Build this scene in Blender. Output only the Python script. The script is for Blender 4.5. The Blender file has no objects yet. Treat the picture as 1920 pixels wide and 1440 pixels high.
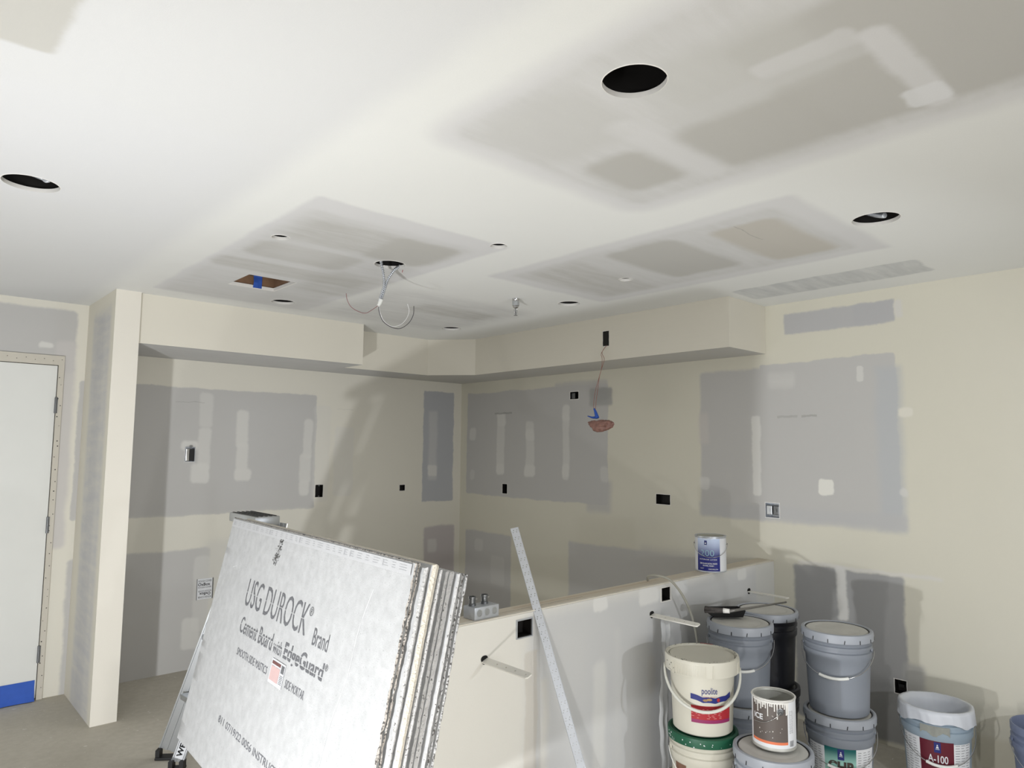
import bpy, bmesh, math, random
from mathutils import Vector as V, Matrix
from mathutils.geometry import tessellate_polygon
random.seed(7)
PI = math.pi
S = bpy.context.scene
C = S.collection

# ------------------------------------------------------------------ camera
F = 1308.0                       # focal length in pixels of the 1920x1440 frame
YAW, PITCH, ROLL = (math.radians(a) for a in (42.311, 5.232, 0.539))
EYE = V((0, 0, 1.545))
_f = V((math.sin(YAW)*math.cos(PITCH), math.cos(YAW)*math.cos(PITCH), math.sin(PITCH)))
_r0 = V((math.cos(YAW), -math.sin(YAW), 0)); _u0 = _r0.cross(_f)
_r = _r0*math.cos(ROLL) + _u0*math.sin(ROLL); _u = -_r0*math.sin(ROLL) + _u0*math.cos(ROLL)
cam_d = bpy.data.cameras.new('camera'); cam = bpy.data.objects.new('camera', cam_d); C.objects.link(cam)
cam_d.sensor_width = 36; cam_d.lens = F/1920*36; cam_d.clip_start = 0.02
cam.matrix_world = Matrix(((_r.x, _u.x, -_f.x, EYE.x), (_r.y, _u.y, -_f.y, EYE.y), (_r.z, _u.z, -_f.z, EYE.z), (0, 0, 0, 1)))
S.camera = cam

# ------------------------------------------------------------------ world, lights, exposure
w = bpy.data.worlds.new('world'); S.world = w; w.use_nodes = True
w.node_tree.nodes['Background'].inputs[0].default_value = (0.96, 0.98, 1.0, 1)
w.node_tree.nodes['Background'].inputs[1].default_value = 0.30
S.view_settings.view_transform = 'Standard'; S.view_settings.look = 'None'
S.view_settings.exposure = 0.02; S.view_settings.gamma = 1.0; S.view_settings.use_curve_mapping = False

def lamp(name, loc, watts, radius, col, aim=None, cone=160, blend=0.6):
    d = bpy.data.lights.new(name, 'SPOT' if aim else 'POINT')
    d.energy = watts; d.shadow_soft_size = radius; d.color = col
    o = bpy.data.objects.new(name, d); C.objects.link(o); o.location = loc
    if aim:
        d.spot_size = math.radians(cone); d.spot_blend = blend
        o.rotation_euler = (V(aim)-V(loc)).to_track_quat('-Z', 'Y').to_euler()
    return o
# low work lamps standing on the floor left of and below the camera, and one on a stand to the right
lamp('work_lamp', (-0.75, 1.25, 0.16), 258, 0.05, (0.97, 0.985, 1.0), aim=(2.2, 4.4, 1.9), cone=150, blend=1.0)
lamp('work_lamp', (0.75, 0.62, 0.17), 34, 0.035, (1.0, 0.98, 0.95))
lamp('stand_lamp', (2.25, -0.30, 1.15), 33, 0.03, (0.93, 0.96, 1.0), aim=(3.4, 2.3, 0.75), cone=125, blend=0.5)

lamp('hall_fill', (-2.6, 3.2, 1.6), 15, 0.3, (1.0, 0.99, 0.97))  # added soft fill from the left, no fixture stands there
lamp('kitchen_fill', (2.0, 3.5, 0.95), 11, 0.4, (1.0, 0.99, 0.97))  # added fill to lift the far kitchen, not a real lamp
d = bpy.data.lights.new('rear_fill', 'AREA'); d.energy = 62; d.shape = 'RECTANGLE'; d.size = 2.4; d.size_y = 1.3; d.color = (1.0, 0.99, 0.97)  # added area fill behind the camera for the facing walls, no window
o = bpy.data.objects.new('rear_fill', d); C.objects.link(o); o.location = (0.0, -3.3, 1.1)
o.rotation_euler = (V((1.6, 5, 0.5))-V(o.location)).to_track_quat('-Z', 'Y').to_euler()

# ------------------------------------------------------------------ room dimensions (metres)
H, YA, XB, YH, ZH, XS, YS, ZS = 2.441, 5.172, 4.066, 2.103, 0.884, 3.636, 4.494, 2.142
def ray(px, py): return _r*((px-960)/F) + _u*((720-py)/F) + _f
def on(axis, val, px, py):
    d = ray(px, py); return EYE + d*((val-EYE[axis])/d[axis])
def onA(px, py): return on(1, YA, px, py)      # left back wall
def onB(px, py): return on(0, XB, px, py)      # right wall
def onC(px, py): return on(2, H, px, py)       # ceiling
def onH(px, py): return on(1, YH, px, py)      # half wall front

# ------------------------------------------------------------------ materials
def lin(c): return tuple(((x/255)/12.92 if x/255 <= 0.04045 else ((x/255+0.055)/1.055)**2.4) for x in c)
class NT:
    def __init__(s, name, rough=0.9, metal=0.0, spec=0.3):
        s.m = bpy.data.materials.new(name); s.m.use_nodes = True; s.t = s.m.node_tree; s.n = s.t.nodes
        s.b = s.n['Principled BSDF']; s.b.inputs['Roughness'].default_value = rough; s.b.inputs['Metallic'].default_value = metal
        s.b.inputs['Specular IOR Level'].default_value = spec
        s.co = s.n.new('ShaderNodeTexCoord').outputs['Object']
    def link(s, a, b):
        if hasattr(a, 'is_output'): s.t.links.new(a, b)
        else: b.default_value = a
    def noise(s, scale, detail=3, vec=None, rough=0.5, out='Fac'):
        n = s.n.new('ShaderNodeTexNoise'); n.inputs['Scale'].default_value = scale; n.inputs['Detail'].default_value = detail
        n.inputs['Roughness'].default_value = rough; s.link(vec or s.co, n.inputs['Vector']); return n.outputs[out]
    def math(s, op, a, b=0.0, c=None, clamp=False):
        n = s.n.new('ShaderNodeMath'); n.operation = op; n.use_clamp = clamp; s.link(a, n.inputs[0]); s.link(b, n.inputs[1])
        if c is not None: s.link(c, n.inputs[2])
        return n.outputs[0]
    def vmath(s, op, a, b):
        n = s.n.new('ShaderNodeVectorMath'); n.operation = op; s.link(a, n.inputs[0]); s.link(b, n.inputs[1]); return n.outputs[0]
    def scale(s, a, k):
        n = s.n.new('ShaderNodeVectorMath'); n.operation = 'SCALE'; s.link(a, n.inputs[0]); n.inputs[3].default_value = k; return n.outputs[0]
    def mapr(s, v, a, b, c=0.0, d=1.0, smooth=False):
        n = s.n.new('ShaderNodeMapRange'); n.interpolation_type = 'SMOOTHSTEP' if smooth else 'LINEAR'
        s.link(v, n.inputs[0]); s.link(a, n.inputs[1]); s.link(b, n.inputs[2]); s.link(c, n.inputs[3]); s.link(d, n.inputs[4]); return n.outputs[0]
    def mix(s, fac, a, b):
        n = s.n.new('ShaderNodeMix'); n.data_type = 'RGBA'; s.link(fac, n.inputs[0])
        for v, i in ((a, 6), (b, 7)): s.link(v if hasattr(v, 'is_output') else (*v, 1), n.inputs[i])
        return n.outputs[2]
    def color(s, c): s.link(c if hasattr(c, 'is_output') else (*c, 1), s.b.inputs['Base Color']); return s
    def bump(s, h, strength=0.2, dist=0.002):
        n = s.n.new('ShaderNodeBump'); n.inputs['Strength'].default_value = strength; n.inputs['Distance'].default_value = dist
        s.link(h, n.inputs['Height']); s.link(n.outputs[0], s.b.inputs['Normal']); return s
_mats = {}
def mat(name, rgb, rough=0.6, metal=0.0, spec=0.4, var=0.06, scale=8, bump=0.0, bscale=60):
    if name in _mats: return _mats[name]
    t = NT(name, rough, metal, spec); c = lin(rgb)
    n = t.noise(scale, 4)
    t.color(t.mix(n, tuple(x*(1-var) for x in c), tuple(min(1, x*(1+var)) for x in c)))
    if bump: t.bump(t.noise(bscale, 3), bump)
    _mats[name] = t.m; return t.m

def patch_group():
    g = bpy.data.node_groups.new('patch_mask', 'ShaderNodeTree')
    for nm, ty in (('Vec', 'NodeSocketVector'), ('Cx', 'NodeSocketFloat'), ('Cy', 'NodeSocketFloat'), ('Hx', 'NodeSocketFloat'), ('Hy', 'NodeSocketFloat'), ('Soft', 'NodeSocketFloat'), ('R', 'NodeSocketFloat'), ('Op', 'NodeSocketFloat')):
        g.interface.new_socket(nm, in_out='INPUT', socket_type=ty)
    g.interface.new_socket('Mask', in_out='OUTPUT', socket_type='NodeSocketFloat')
    gi = g.nodes.new('NodeGroupInput'); go = g.nodes.new('NodeGroupOutput'); L = g.links.new
    def m(op, a, b=None, clamp=False):
        n = g.nodes.new('ShaderNodeMath'); n.operation = op; n.use_clamp = clamp
        for i, v in enumerate((a, b)):
            if v is None: continue
            if hasattr(v, 'is_output'): L(v, n.inputs[i])
            else: n.inputs[i].default_value = v
        return n.outputs[0]
    sp = g.nodes.new('ShaderNodeSeparateXYZ'); L(gi.outputs['Vec'], sp.inputs[0]); O = gi.outputs
    qx = m('ADD', m('SUBTRACT', m('ABSOLUTE', m('SUBTRACT', sp.outputs[0], O['Cx'])), O['Hx']), O['R'])
    qy = m('ADD', m('SUBTRACT', m('ABSOLUTE', m('SUBTRACT', sp.outputs[1], O['Cy'])), O['Hy']), O['R'])
    px, py = m('MAXIMUM', qx, 0.0), m('MAXIMUM', qy, 0.0)
    ln = m('SQRT', m('ADD', m('MULTIPLY', px, px), m('MULTIPLY', py, py)))
    d = m('SUBTRACT', m('ADD', ln, m('MINIMUM', m('MAXIMUM', qx, qy), 0.0)), O['R'])
    mr = g.nodes.new('ShaderNodeMapRange'); mr.interpolation_type = 'SMOOTHSTEP'
    L(d, mr.inputs[0]); L(m('MULTIPLY', O['Soft'], -1.0), mr.inputs[1]); L(O['Soft'], mr.inputs[2]); mr.inputs[3].default_value = 1; mr.inputs[4].default_value = 0
    L(m('MULTIPLY', mr.outputs[0], O['Op']), go.inputs[0]); return g
PG = patch_group()

CREAM, DRY, MUD, WHITE = (222, 219, 208), (191, 190, 188), (214, 213, 209), (222, 223, 226)
def surface(name, axes, base, patches, rough=0.85, wob=1.0, mottled=0.03):
    """painted drywall: base paint with bare-board, joint-compound and primer patches at true wall coordinates.
    a patch: (x0, x1, y0, y1, rgb, softness, corner radius, opacity, streaky)"""
    t = NT(name, rough, 0, 0.25)
    sp = t.n.new('ShaderNodeSeparateXYZ'); t.link(t.co, sp.inputs[0]); cb = t.n.new('ShaderNodeCombineXYZ')
    t.link(sp.outputs[axes[0]], cb.inputs[0]); t.link(sp.outputs[axes[1]], cb.inputs[1]); uv = cb.outputs[0]
    n1 = t.vmath('SUBTRACT', t.noise(5, 2, uv, out='Color'), (0.5, 0.5, 0.5)); n2 = t.vmath('SUBTRACT', t.noise(38, 3, uv, out='Color'), (0.5, 0.5, 0.5))
    vec = t.vmath('ADD', uv, t.vmath('ADD', t.scale(n1, 0.035*wob), t.scale(n2, 0.012*wob)))
    sv = t.vmath('MULTIPLY', vec, (2.2, 11, 1)); streak = t.mapr(t.noise(1.6, 5, sv, 0.6), 0.32, 0.68, 0.45, 1.0)
    cloud = t.mapr(t.noise(2.3, 4, vec), 0.3, 0.7, 0.25, 1.0)
    b = lin(base); col = t.mix(t.noise(1.3, 4, uv), tuple(x*(1-mottled) for x in b), tuple(min(1, x*(1+mottled)) for x in b))
    for p in patches:
        x0, x1, y0, y1, rgb, soft, R, op, kind = p
        g = t.n.new('ShaderNodeGroup'); g.node_tree = PG; t.link(vec, g.inputs[0])
        hx, hy = abs(x1-x0)/2, abs(y1-y0)/2
        for i, v in enumerate(((x0+x1)/2, (y0+y1)/2, hx, hy, soft, min(R, hx, hy), op)): g.inputs[i+1].default_value = v
        f = g.outputs[0]
        if kind == 's': f = t.math('MULTIPLY', f, streak)
        elif kind == 'c': f = t.math('MULTIPLY', f, cloud)
        col = t.mix(f, col, lin(rgb))
    fine = t.noise(420, 2, uv); col = t.mix(t.mapr(fine, 0.3, 0.7, 0.0, 0.06), col, (0.35, 0.34, 0.32))
    t.color(col).bump(t.math('ADD', t.noise(260, 3, uv), t.math('MULTIPLY', t.noise(6, 3, uv), 2.0)), 0.18, 0.0015)
    return t.m

# ------------------------------------------------------------------ object helpers
def obj(name, bm, m, parent=None, smooth=False, auto=None):
    if isinstance(bm, list):                      # one mesh for each line of lettering
        for b_ in bm: o = obj(name, b_, m, parent, smooth, auto)
        return o
    me = bpy.data.meshes.new(name); bmesh.ops.recalc_face_normals(bm, faces=bm.faces) if not getattr(bm, '_keep', False) else None
    bm.to_mesh(me); bm.free()
    for mm in (m if isinstance(m, (list, tuple)) else [m]): me.materials.append(mm)
    if smooth:
        for p in me.polygons: p.use_smooth = True
        if auto is not None:
            try: me.set_sharp_from_angle(angle=math.radians(auto))
            except Exception: pass
    o = bpy.data.objects.new(name, me); C.objects.link(o)
    if name in ('tape_print', 'small_print', 'gouge', 'paint_drip'): o['kind'] = 'stuff'
    if parent is not None: o.parent = parent
    return o
def tag(o, label, cat, group=None):
    o['label'] = label; o['category'] = cat
    if group: o['group'] = group
    return o
def thing(name, label, cat, loc=(0, 0, 0), rotz=0, group=None):
    o = bpy.data.objects.new(name, None); C.objects.link(o); o.location = loc; o.rotation_euler = (0, 0, rotz); o.empty_display_size = 0.05
    return tag(o, label, cat, group)
def struct(name, bm, m, parent=None, smooth=False):
    o = obj(name, bm, m, parent, smooth)
    if parent is None: o['kind'] = 'structure'
    return o
def B(): return bmesh.new()
def box(bm, lo, hi, M=None, mi=0, bev=0.0):
    vs = [bm.verts.new((x, y, z)) for x in (lo[0], hi[0]) for y in (lo[1], hi[1]) for z in (lo[2], hi[2])]
    fs = [bm.faces.new([vs[i] for i in q]) for q in ((0, 1, 3, 2), (4, 6, 7, 5), (0, 4, 5, 1), (2, 3, 7, 6), (0, 2, 6, 4), (1, 5, 7, 3))]
    for f in fs: f.material_index = mi
    if bev:
        es = set(e for f in fs for e in f.edges)
        r = bmesh.ops.bevel(bm, geom=list(es), offset=bev, segments=2, affect='EDGES', profile=0.6)
        vs = list(set(v for f in r['faces'] for v in f.verts) | set(v for v in vs if v.is_valid))
    if M is not None:
        for v in vs: v.co = M @ v.co
    return vs
def lathe(bm, prof, n=48, c=(0, 0, 0), cap0=False, cap1=False, mi=0, M=None, jit=None):
    rings = []
    for (r, z) in prof:
        ring = []
        for k in range(n):
            a = 2*PI*k/n; rr = r*(1+(jit(a, z) if jit else 0)); p = V((c[0]+rr*math.cos(a), c[1]+rr*math.sin(a), c[2]+z))
            ring.append(bm.verts.new(M @ p if M is not None else p))
        rings.append(ring)
    for a, b in zip(rings, rings[1:]):
        for k in range(n): bm.faces.new((a[k], a[(k+1) % n], b[(k+1) % n], b[k])).material_index = mi
    if cap0: bm.faces.new(rings[0][::-1]).material_index = mi
    if cap1: bm.faces.new(rings[-1]).material_index = mi
def smooth_pts(pts, k=6):
    pts = [V(p) for p in pts]; P = [pts[0]*2-pts[1]]+pts+[pts[-1]*2-pts[-2]]; out = []
    for i in range(1, len(P)-2):
        for j in range(k):
            t = j/k; a, b, c, d = P[i-1:i+3]
            out.append(0.5*((2*b)+(c-a)*t+(2*a-5*b+4*c-d)*t*t+(3*b-a-3*c+d)*t**3))
    return out+[pts[-1]]
def tube(bm, pts, r, n=8, cap=True, rf=None, mi=0):
    pts = [V(p) for p in pts]; rings = []; up = None
    for i, p in enumerate(pts):
        d = (pts[min(i+1, len(pts)-1)]-pts[max(i-1, 0)]).normalized()
        if up is None: up = d.orthogonal().normalized()
        up = (up-d*up.dot(d)).normalized(); s = d.cross(up); rr = rf(i/(len(pts)-1)) if rf else r
        rings.append([bm.verts.new(p+(up*math.cos(2*PI*k/n)+s*math.sin(2*PI*k/n))*rr) for k in range(n)])
    for a, b in zip(rings, rings[1:]):
        for k in range(n): bm.faces.new((a[k], a[(k+1) % n], b[(k+1) % n], b[k])).material_index = mi
    if cap: bm.faces.new(rings[0][::-1]); bm.faces.new(rings[-1])
def prism(bm, outline, d, M=None, holes=(), mi=0, back=True):
    """flat outline (2-D) with holes, extruded by d along local -z"""
    loops = [list(outline)]+[list(h) for h in holes]
    tri = tessellate_polygon([[V((x, y, 0)) for x, y in l] for l in loops])
    flat = [p for l in loops for p in l]; X = (lambda p: M @ p) if M is not None else (lambda p: p)
    top = [bm.verts.new(X(V((x, y, 0)))) for x, y in flat]
    for t in tri:
        try: bm.faces.new([top[i] for i in t]).material_index = mi
        except ValueError: pass
    if d:
        bot = [bm.verts.new(X(V((x, y, -d)))) for x, y in flat]
        if back:
            for t in tri:
                try: bm.faces.new([bot[i] for i in reversed(t)]).material_index = mi
                except ValueError: pass
        k = 0
        for l in loops:
            n = len(l)
            for i in range(n): bm.faces.new((top[k+i], top[k+(i+1) % n], bot[k+(i+1) % n], bot[k+i])).material_index = mi
            k += n
def circ(cx, cy, r, n=40, j=0.0):
    return [(cx+(r+random.uniform(-j, j))*math.cos(2*PI*k/n), cy+(r+random.uniform(-j, j))*math.sin(2*PI*k/n)) for k in range(n)]
def rough_rect(x0, x1, y0, y1, j=0.002, n=6):
    c = [(x0, y0), (x1, y0), (x1, y1), (x0, y1)]; o = []
    for a, b in zip(c, c[1:]+c[:1]):
        for k in range(n):
            t = k/n; o.append((a[0]+(b[0]-a[0])*t+random.uniform(-j, j), a[1]+(b[1]-a[1])*t+random.uniform(-j, j)))
    return o
def text_bm(s, bold=0.0, space=1.0):
    cu = bpy.data.curves.new('t', 'FONT'); cu.body = s; cu.size = 1; cu.offset = bold; cu.resolution_u = 3; cu.space_character = space
    o = bpy.data.objects.new('t', cu); C.objects.link(o); dg = bpy.context.evaluated_depsgraph_get()
    me = bpy.data.meshes.new_from_object(o.evaluated_get(dg)); bm = B(); bm.from_mesh(me)
    bpy.data.objects.remove(o); bpy.data.curves.remove(cu); bpy.data.meshes.remove(me)
    return bm
def text_on(lines, fn, gap=None):
    """lines: (string, x0, x1, y0, y1, bold): every line is fitted to its box, then mapped by fn(x, y)"""
    out = []
    for ln in lines:
        s, x0, x1, y0, y1 = ln[:5]; bm = text_bm(s, ln[5] if len(ln) > 5 else 0.0)
        if not bm.verts: continue
        a = [min(v.co[i] for v in bm.verts) for i in (0, 1)]; b = [max(v.co[i] for v in bm.verts) for i in (0, 1)]
        for v in bm.verts:
            v.co.x = x0+(v.co.x-a[0])/(b[0]-a[0])*(x1-x0); v.co.y = y0+(v.co.y-a[1])/(b[1]-a[1])*(y1-y0)
        if len(ln) > 6 and ln[6]:
            for g in ln[6]:
                for e in (g-0.0018, g+0.0018):
                    bmesh.ops.bisect_plane(bm, geom=bm.verts[:]+bm.edges[:]+bm.faces[:], plane_co=(0, e, 0), plane_no=(0, 1, 0))
                bmesh.ops.delete(bm, geom=[f for f in bm.faces if abs(f.calc_center_median().y-g) < 0.0017], context='FACES')
        for v in bm.verts: v.co = fn(v.co.x, v.co.y)
        out.append(bm)
    return out

# common materials
M_gyp = mat('cut_gypsum', (226, 224, 220), 0.95, var=0.05, scale=40, bump=0.3)
M_dark = mat('dark_cavity', (20, 19, 18), 0.9, var=0.3)
M_can = mat('black_box_and_hole_shade', (26, 24, 23), 0.55, 0.2)
M_steel = mat('galvanised_steel', (196, 200, 206), 0.38, 0.6, var=0.18, scale=30)
M_steeld = mat('dull_steel', (120, 122, 124), 0.4, 0.85, var=0.2, scale=30)
M_chrome = mat('chrome', (200, 200, 202), 0.15, 1.0, var=0.05)
M_alu = mat('aluminium', (190, 193, 196), 0.35, 0.85, var=0.08)
M_black = mat('black_plastic', (22, 22, 23), 0.5)
M_ink = mat('black_ink', (112, 113, 117), 0.9, var=0.35, scale=120)
M_inkl = mat('faint_print', (120, 121, 126), 0.9, var=0.3, scale=120)
M_inkb = mat('print_black', (24, 24, 26), 0.8)
M_white = mat('white_plastic', (226, 227, 224), 0.45)
M_paper = mat('white_label', (222, 224, 228), 0.6, var=0.04)
M_blue = mat('blue_tape', (52, 92, 184), 0.7, var=0.12, scale=22, bump=0.3, bscale=30)
M_navy = mat('navy_print', (34, 42, 112), 0.5)
M_red = mat('red_print', (164, 38, 46), 0.55, var=0.12, scale=60)
M_copper = mat('bare_wire', (150, 96, 84), 0.4, 0.3)
M_wood = mat('pine_framing', (126, 98, 76), 0.9, var=0.3, scale=14)

# ------------------------------------------------------------------ ceiling
def rpx(fn, ax, x0y0, x1y1):
    a, b = fn(*x0y0), fn(*x1y1); return (min(a[ax[0]], b[ax[0]]), max(a[ax[0]], b[ax[0]]), min(a[ax[1]], b[ax[1]]), max(a[ax[1]], b[ax[1]]))
GC, GM, GW = (183, 182, 178), (200, 200, 199), (212, 212, 213)
ceil_p = [
    (-3.6, 0.92, -3.6, 5.2, (213, 214, 216), 0.07, 0.02, 0.75, ''),
    (-3.6, 0.80, 2.02, 3.0, (217, 218, 221), 0.05, 0.02, 0.6, 'c'),
    (0.92, 3.0, 3.0, 5.1, (217, 217, 215), 0.3, 0.3, 0.6, 'c'),
    (-1.0, 0.25, -1.0, 1.86, (196, 195, 190), 0.012, 0.02, 1, ''),
    # large bare patch round the near cutout
    (1.10, 2.10, -1.5, 1.62, GW, 0.05, 0.10, 0.95, ''), (1.16, 2.03, -1.5, 1.55, GM, 0.03, 0.06, 1, 's'),
    (1.35, 1.97, -1.6, 0.80, GC, 0.03, 0.04, 0.9, ''), (1.62, 1.97, 0.75, 1.13, GC, 0.04, 0.06, 0.95, ''), (1.30, 1.62, 0.62, 1.02, (194, 194, 191), 0.05, 0.05, 0.7, ''),
    (1.62, 1.92, 1.25, 1.47, GC, 0.03, 0.06, 0.95, ''), (1.2, 1.55, 1.14, 1.50, (197, 197, 195), 0.05, 0.08, 0.8, ''),
    (1.46, 1.54, 0.56, 0.80, GW, 0.012, 0.03, 0.6, ''), (1.52, 1.60, 0.55, 1.1, GM, 0.02, 0.03, 0.6, ''), (1.50, 1.98, 0.50, 0.57, GW, 0.015, 0.03, 0.8, ''), (1.84, 1.95, 0.50, 0.60, (219, 220, 222), 0.01, 0.02, 0.8, ''),
    (1.45, 1.98, 1.13, 1.23, GW, 0.03, 0.05, 0.85, 's'),
    # patch round the conduit cutout
    (1.12, 2.05, 2.28, 4.3, GW, 0.018, 0.02, 1, ''), (1.16, 1.98, 2.42, 4.3, GM, 0.04, 0.05, 0.9, 's'),
    (1.22, 1.95, 2.50, 2.85, GC, 0.06, 0.08, 0.85, 's'), (1.62, 1.95, 2.48, 2.86, GC, 0.03, 0.05, 0.9, ''), (1.2, 1.7, 2.92, 3.2, GC, 0.03, 0.06, 0.9, 'c'),
    (1.15, 1.95, 3.3, 3.5, GC, 0.03, 0.06, 0.85, 's'), (1.7, 2.05, 3.2, 3.75, GC, 0.05, 0.06, 0.6, 's'), (1.3, 2.1, 3.9, 4.35, GM, 0.1, 0.1, 0.7, 's'),
    # third patch along the soffit
    (2.32, 3.25, 1.10, 2.75, GW, 0.025, 0.03, 0.95, ''), (2.40, 3.16, 1.20, 2.66, GM, 0.03, 0.05, 0.9, 's'),
    (2.50, 3.10, 1.26, 1.56, (190, 186, 178), 0.03, 0.05, 0.9, ''), (2.45, 3.05, 1.70, 2.08, GC, 0.03, 0.06, 0.9, ''), (2.45, 3.15, 2.25, 2.6, GC, 0.06, 0.06, 0.7, 's'),
    (3.54, 3.83, 1.10, 2.05, (191, 193, 194), 0.012, 0.03, 0.95, 's'),
    (2.15, 3.2, 3.3, 4.3, GM, 0.1, 0.12, 0.8, 's'), (2.5, 3.1, 3.55, 3.8, GC, 0.06, 0.06, 0.8, 's'),
    (2.5, 2.75, 1.43, 1.436, (140, 140, 138), 0.002, 0.002, 0.5, 's'),
]
M_ceil = surface('ceiling_paint', (0, 1), (227, 228, 226), ceil_p, 0.9)
HOLES = [  # x, y, radius, label, conduit
    (1.316, 1.011, 0.0800, 'largest round cutout in the ceiling, dark inside, in the big grey patch overhead', 0),
    (0.341, 2.858, 0.0860, 'round ceiling cutout with a curled metal conduit inside, in the white ceiling far left', 1),
    (2.811, 1.002, 0.0850, 'round ceiling cutout with a metal conduit at its rim, farthest right in the ceiling', 1),
    (1.238, 2.853, 0.0380, 'small round ceiling cutout at the left edge of the patch above the square opening', 0),
    (1.998, 2.292, 0.0380, 'small round ceiling cutout at the right tip of the patch round the hanging conduit', 0),
    (1.823, 2.907, 0.0760, 'round ceiling cutout from which two armored conduits hang down', 0),
    (1.832, 4.146, 0.0720, 'round ceiling cutout just beyond the square wood framed opening, near the left soffit', 0),
    (3.174, 4.176, 0.0730, 'round ceiling cutout in the far corner where the two soffits meet', 0),
    (3.130, 2.920, 0.0680, 'round ceiling cutout just right of the sprinkler head', 0),
    (2.890, 2.287, 0.0370, 'small round ceiling cutout in the long grey patch beside the right soffit', 0),
]
RECT = [(onC(412, 531).x, onC(412, 531).y), (onC(480, 514).x, onC(480, 514).y), (onC(545, 535).x, onC(545, 535).y), (onC(512, 549).x, onC(512, 549).y)]
RX0, RX1, RY0, RY1 = 1.40, 1.665, 3.60, 3.90
SPR = onC(967, 560)
bm = B()
holes = [circ(x, y, r, 48, 0.0007) for x, y, r, _, _ in HOLES]+[[(RX0, RY0), (RX1, RY0), (RX1, RY1), (RX0, RY1)], circ(SPR.x, SPR.y, 0.021, 20, 0.001)]
prism(bm, [(-3.6, -3.6), (XB+0.1, -3.6), (XB+0.1, YA+0.1), (-3.6, YA+0.1)], 0.0125, Matrix.Translation((0, 0, H+0.0125)), holes)
struct('ceiling', bm, M_ceil)
bm = B(); box(bm, (-3.7, -3.7, H+0.30), (XB+0.2, YA+0.2, H+0.34)); struct('ceiling_deck', bm, M_dark)
for i, (x, y, r, lab, cond) in enumerate(HOLES):
    t = thing('light_cutout', lab, 'light cutout', (x, y, H), 0, 'round cutouts for downlights in the ceiling')
    bm = B(); lathe(bm, [(r+0.0015, 0.0), (r-0.0008, -0.0012), (r-0.0012, 0.004), (r-0.001, 0.0128), (r+0.003, 0.0131), (r+0.0015, 0.0)], 48, jit=lambda a, z: 0.004*math.sin(9*a+i)*math.sin(4*a))
    obj('rim', bm, M_gyp, t, True, 40)
    bm = B(); hh = 0.13 if r > 0.05 else 0.08
    lathe(bm, [(r+0.008, 0.0133), (r+0.008, hh), (r*0.5, hh+0.02)], 32, cap1=True); obj('shade_cap', bm, M_can if r > 0.05 else M_dark, t, True, 40)  # cap over an empty hole, its black stands for the plenum's shade
    if cond:
        bm = B(); n = 260; pts = []
        for k in range(n+1):
            a = -0.6+2.9*k/n
            pts.append((0.052*math.cos(a)-0.005, 0.052*math.sin(a)+0.01, 0.030+0.015*math.sin(a*1.3)+0.04*(k/n)**3))
        tube(bm, pts, 0.008, 8, rf=lambda q: 0.0095+0.002*math.sin(q*2*PI*40)); obj('conduit', bm, M_steel, t, True)
# square framed opening
t = thing('framed_opening', 'square ceiling opening with brown wood framing and blue tape inside', 'ceiling opening', ((RX0+RX1)/2, (RY0+RY1)/2, H))
hx, hy = (RX1-RX0)/2, (RY1-RY0)/2
for nm, lo, hi in (('wood_block', (-hx-.03, hy, .017), (hx+.03, hy+.035, .20)), ('wood_block', (hx, -hy, .017), (hx+.035, hy, .20)), ('wood_block', (-hx-.03, -hy-.035, .017), (hx+.03, -hy, .20)), ('wood_block', (-hx-.035, -hy, .017), (-hx, hy, .20)), ('wood_deck', (-hx-.03, -hy-.03, .20), (hx+.03, hy+.03, .22))):
    bm = B(); box(bm, lo, hi); obj(nm, bm, M_wood, t)
bm = B()
for lo, hi in (((-hx, hy-.006, -.001), (hx, hy+.001, .017)), ((hx-.006, -hy, -.001), (hx+.001, hy, .017))): box(bm, lo, hi)
obj('rim', bm, M_gyp, t)
bm = B(); g = []
for k in range(7):
    z = 0.001+0.19*k/6; g.append([bm.verts.new((x+0.004*math.sin(k), hy-0.003-0.004*(1+math.sin(k*1.7+x*40)), z)) for x in (0.005, 0.03, 0.055)])
for a, b in zip(g, g[1:]):
    for j in range(2): bm.faces.new((a[j], a[j+1], b[j+1], b[j]))
obj('blue_tape', bm, M_blue, t)
bm = B(); box(bm, (-0.01, hy-0.035, 0.07), (0.004, hy-0.001, 0.19)); obj('nail_plate', bm, M_dark, t)

# ------------------------------------------------------------------ floor and walls
tf = NT('concrete_floor', 0.8, 0, 0.3)
c1 = tf.mix(tf.mapr(tf.noise(1.6, 6), 0.3, 0.7), lin((186, 181, 169)), lin((206, 201, 190)))
c1 = tf.mix(tf.mapr(tf.noise(30, 4), 0.35, 0.7, 0, 0.25), c1, lin((160, 155, 143)))
vo = tf.n.new('ShaderNodeTexNoise'); vo.inputs['Scale'].default_value = 26; vo.inputs['Detail'].default_value = 2; tf.link(tf.vmath('MULTIPLY', tf.co, (1.0, 2.4, 1)), vo.inputs['Vector'])
c1 = tf.mix(tf.mapr(vo.outputs['Fac'], 0.715, 0.74), c1, lin((238, 236, 230)))
tf.color(c1).bump(tf.noise(80, 4), 0.25, 0.003)
bm = B(); box(bm, (-3.6, -3.6, -0.1), (XB+0.1, YA+0.1, 0)); struct('floor', bm, tf.m)

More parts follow.
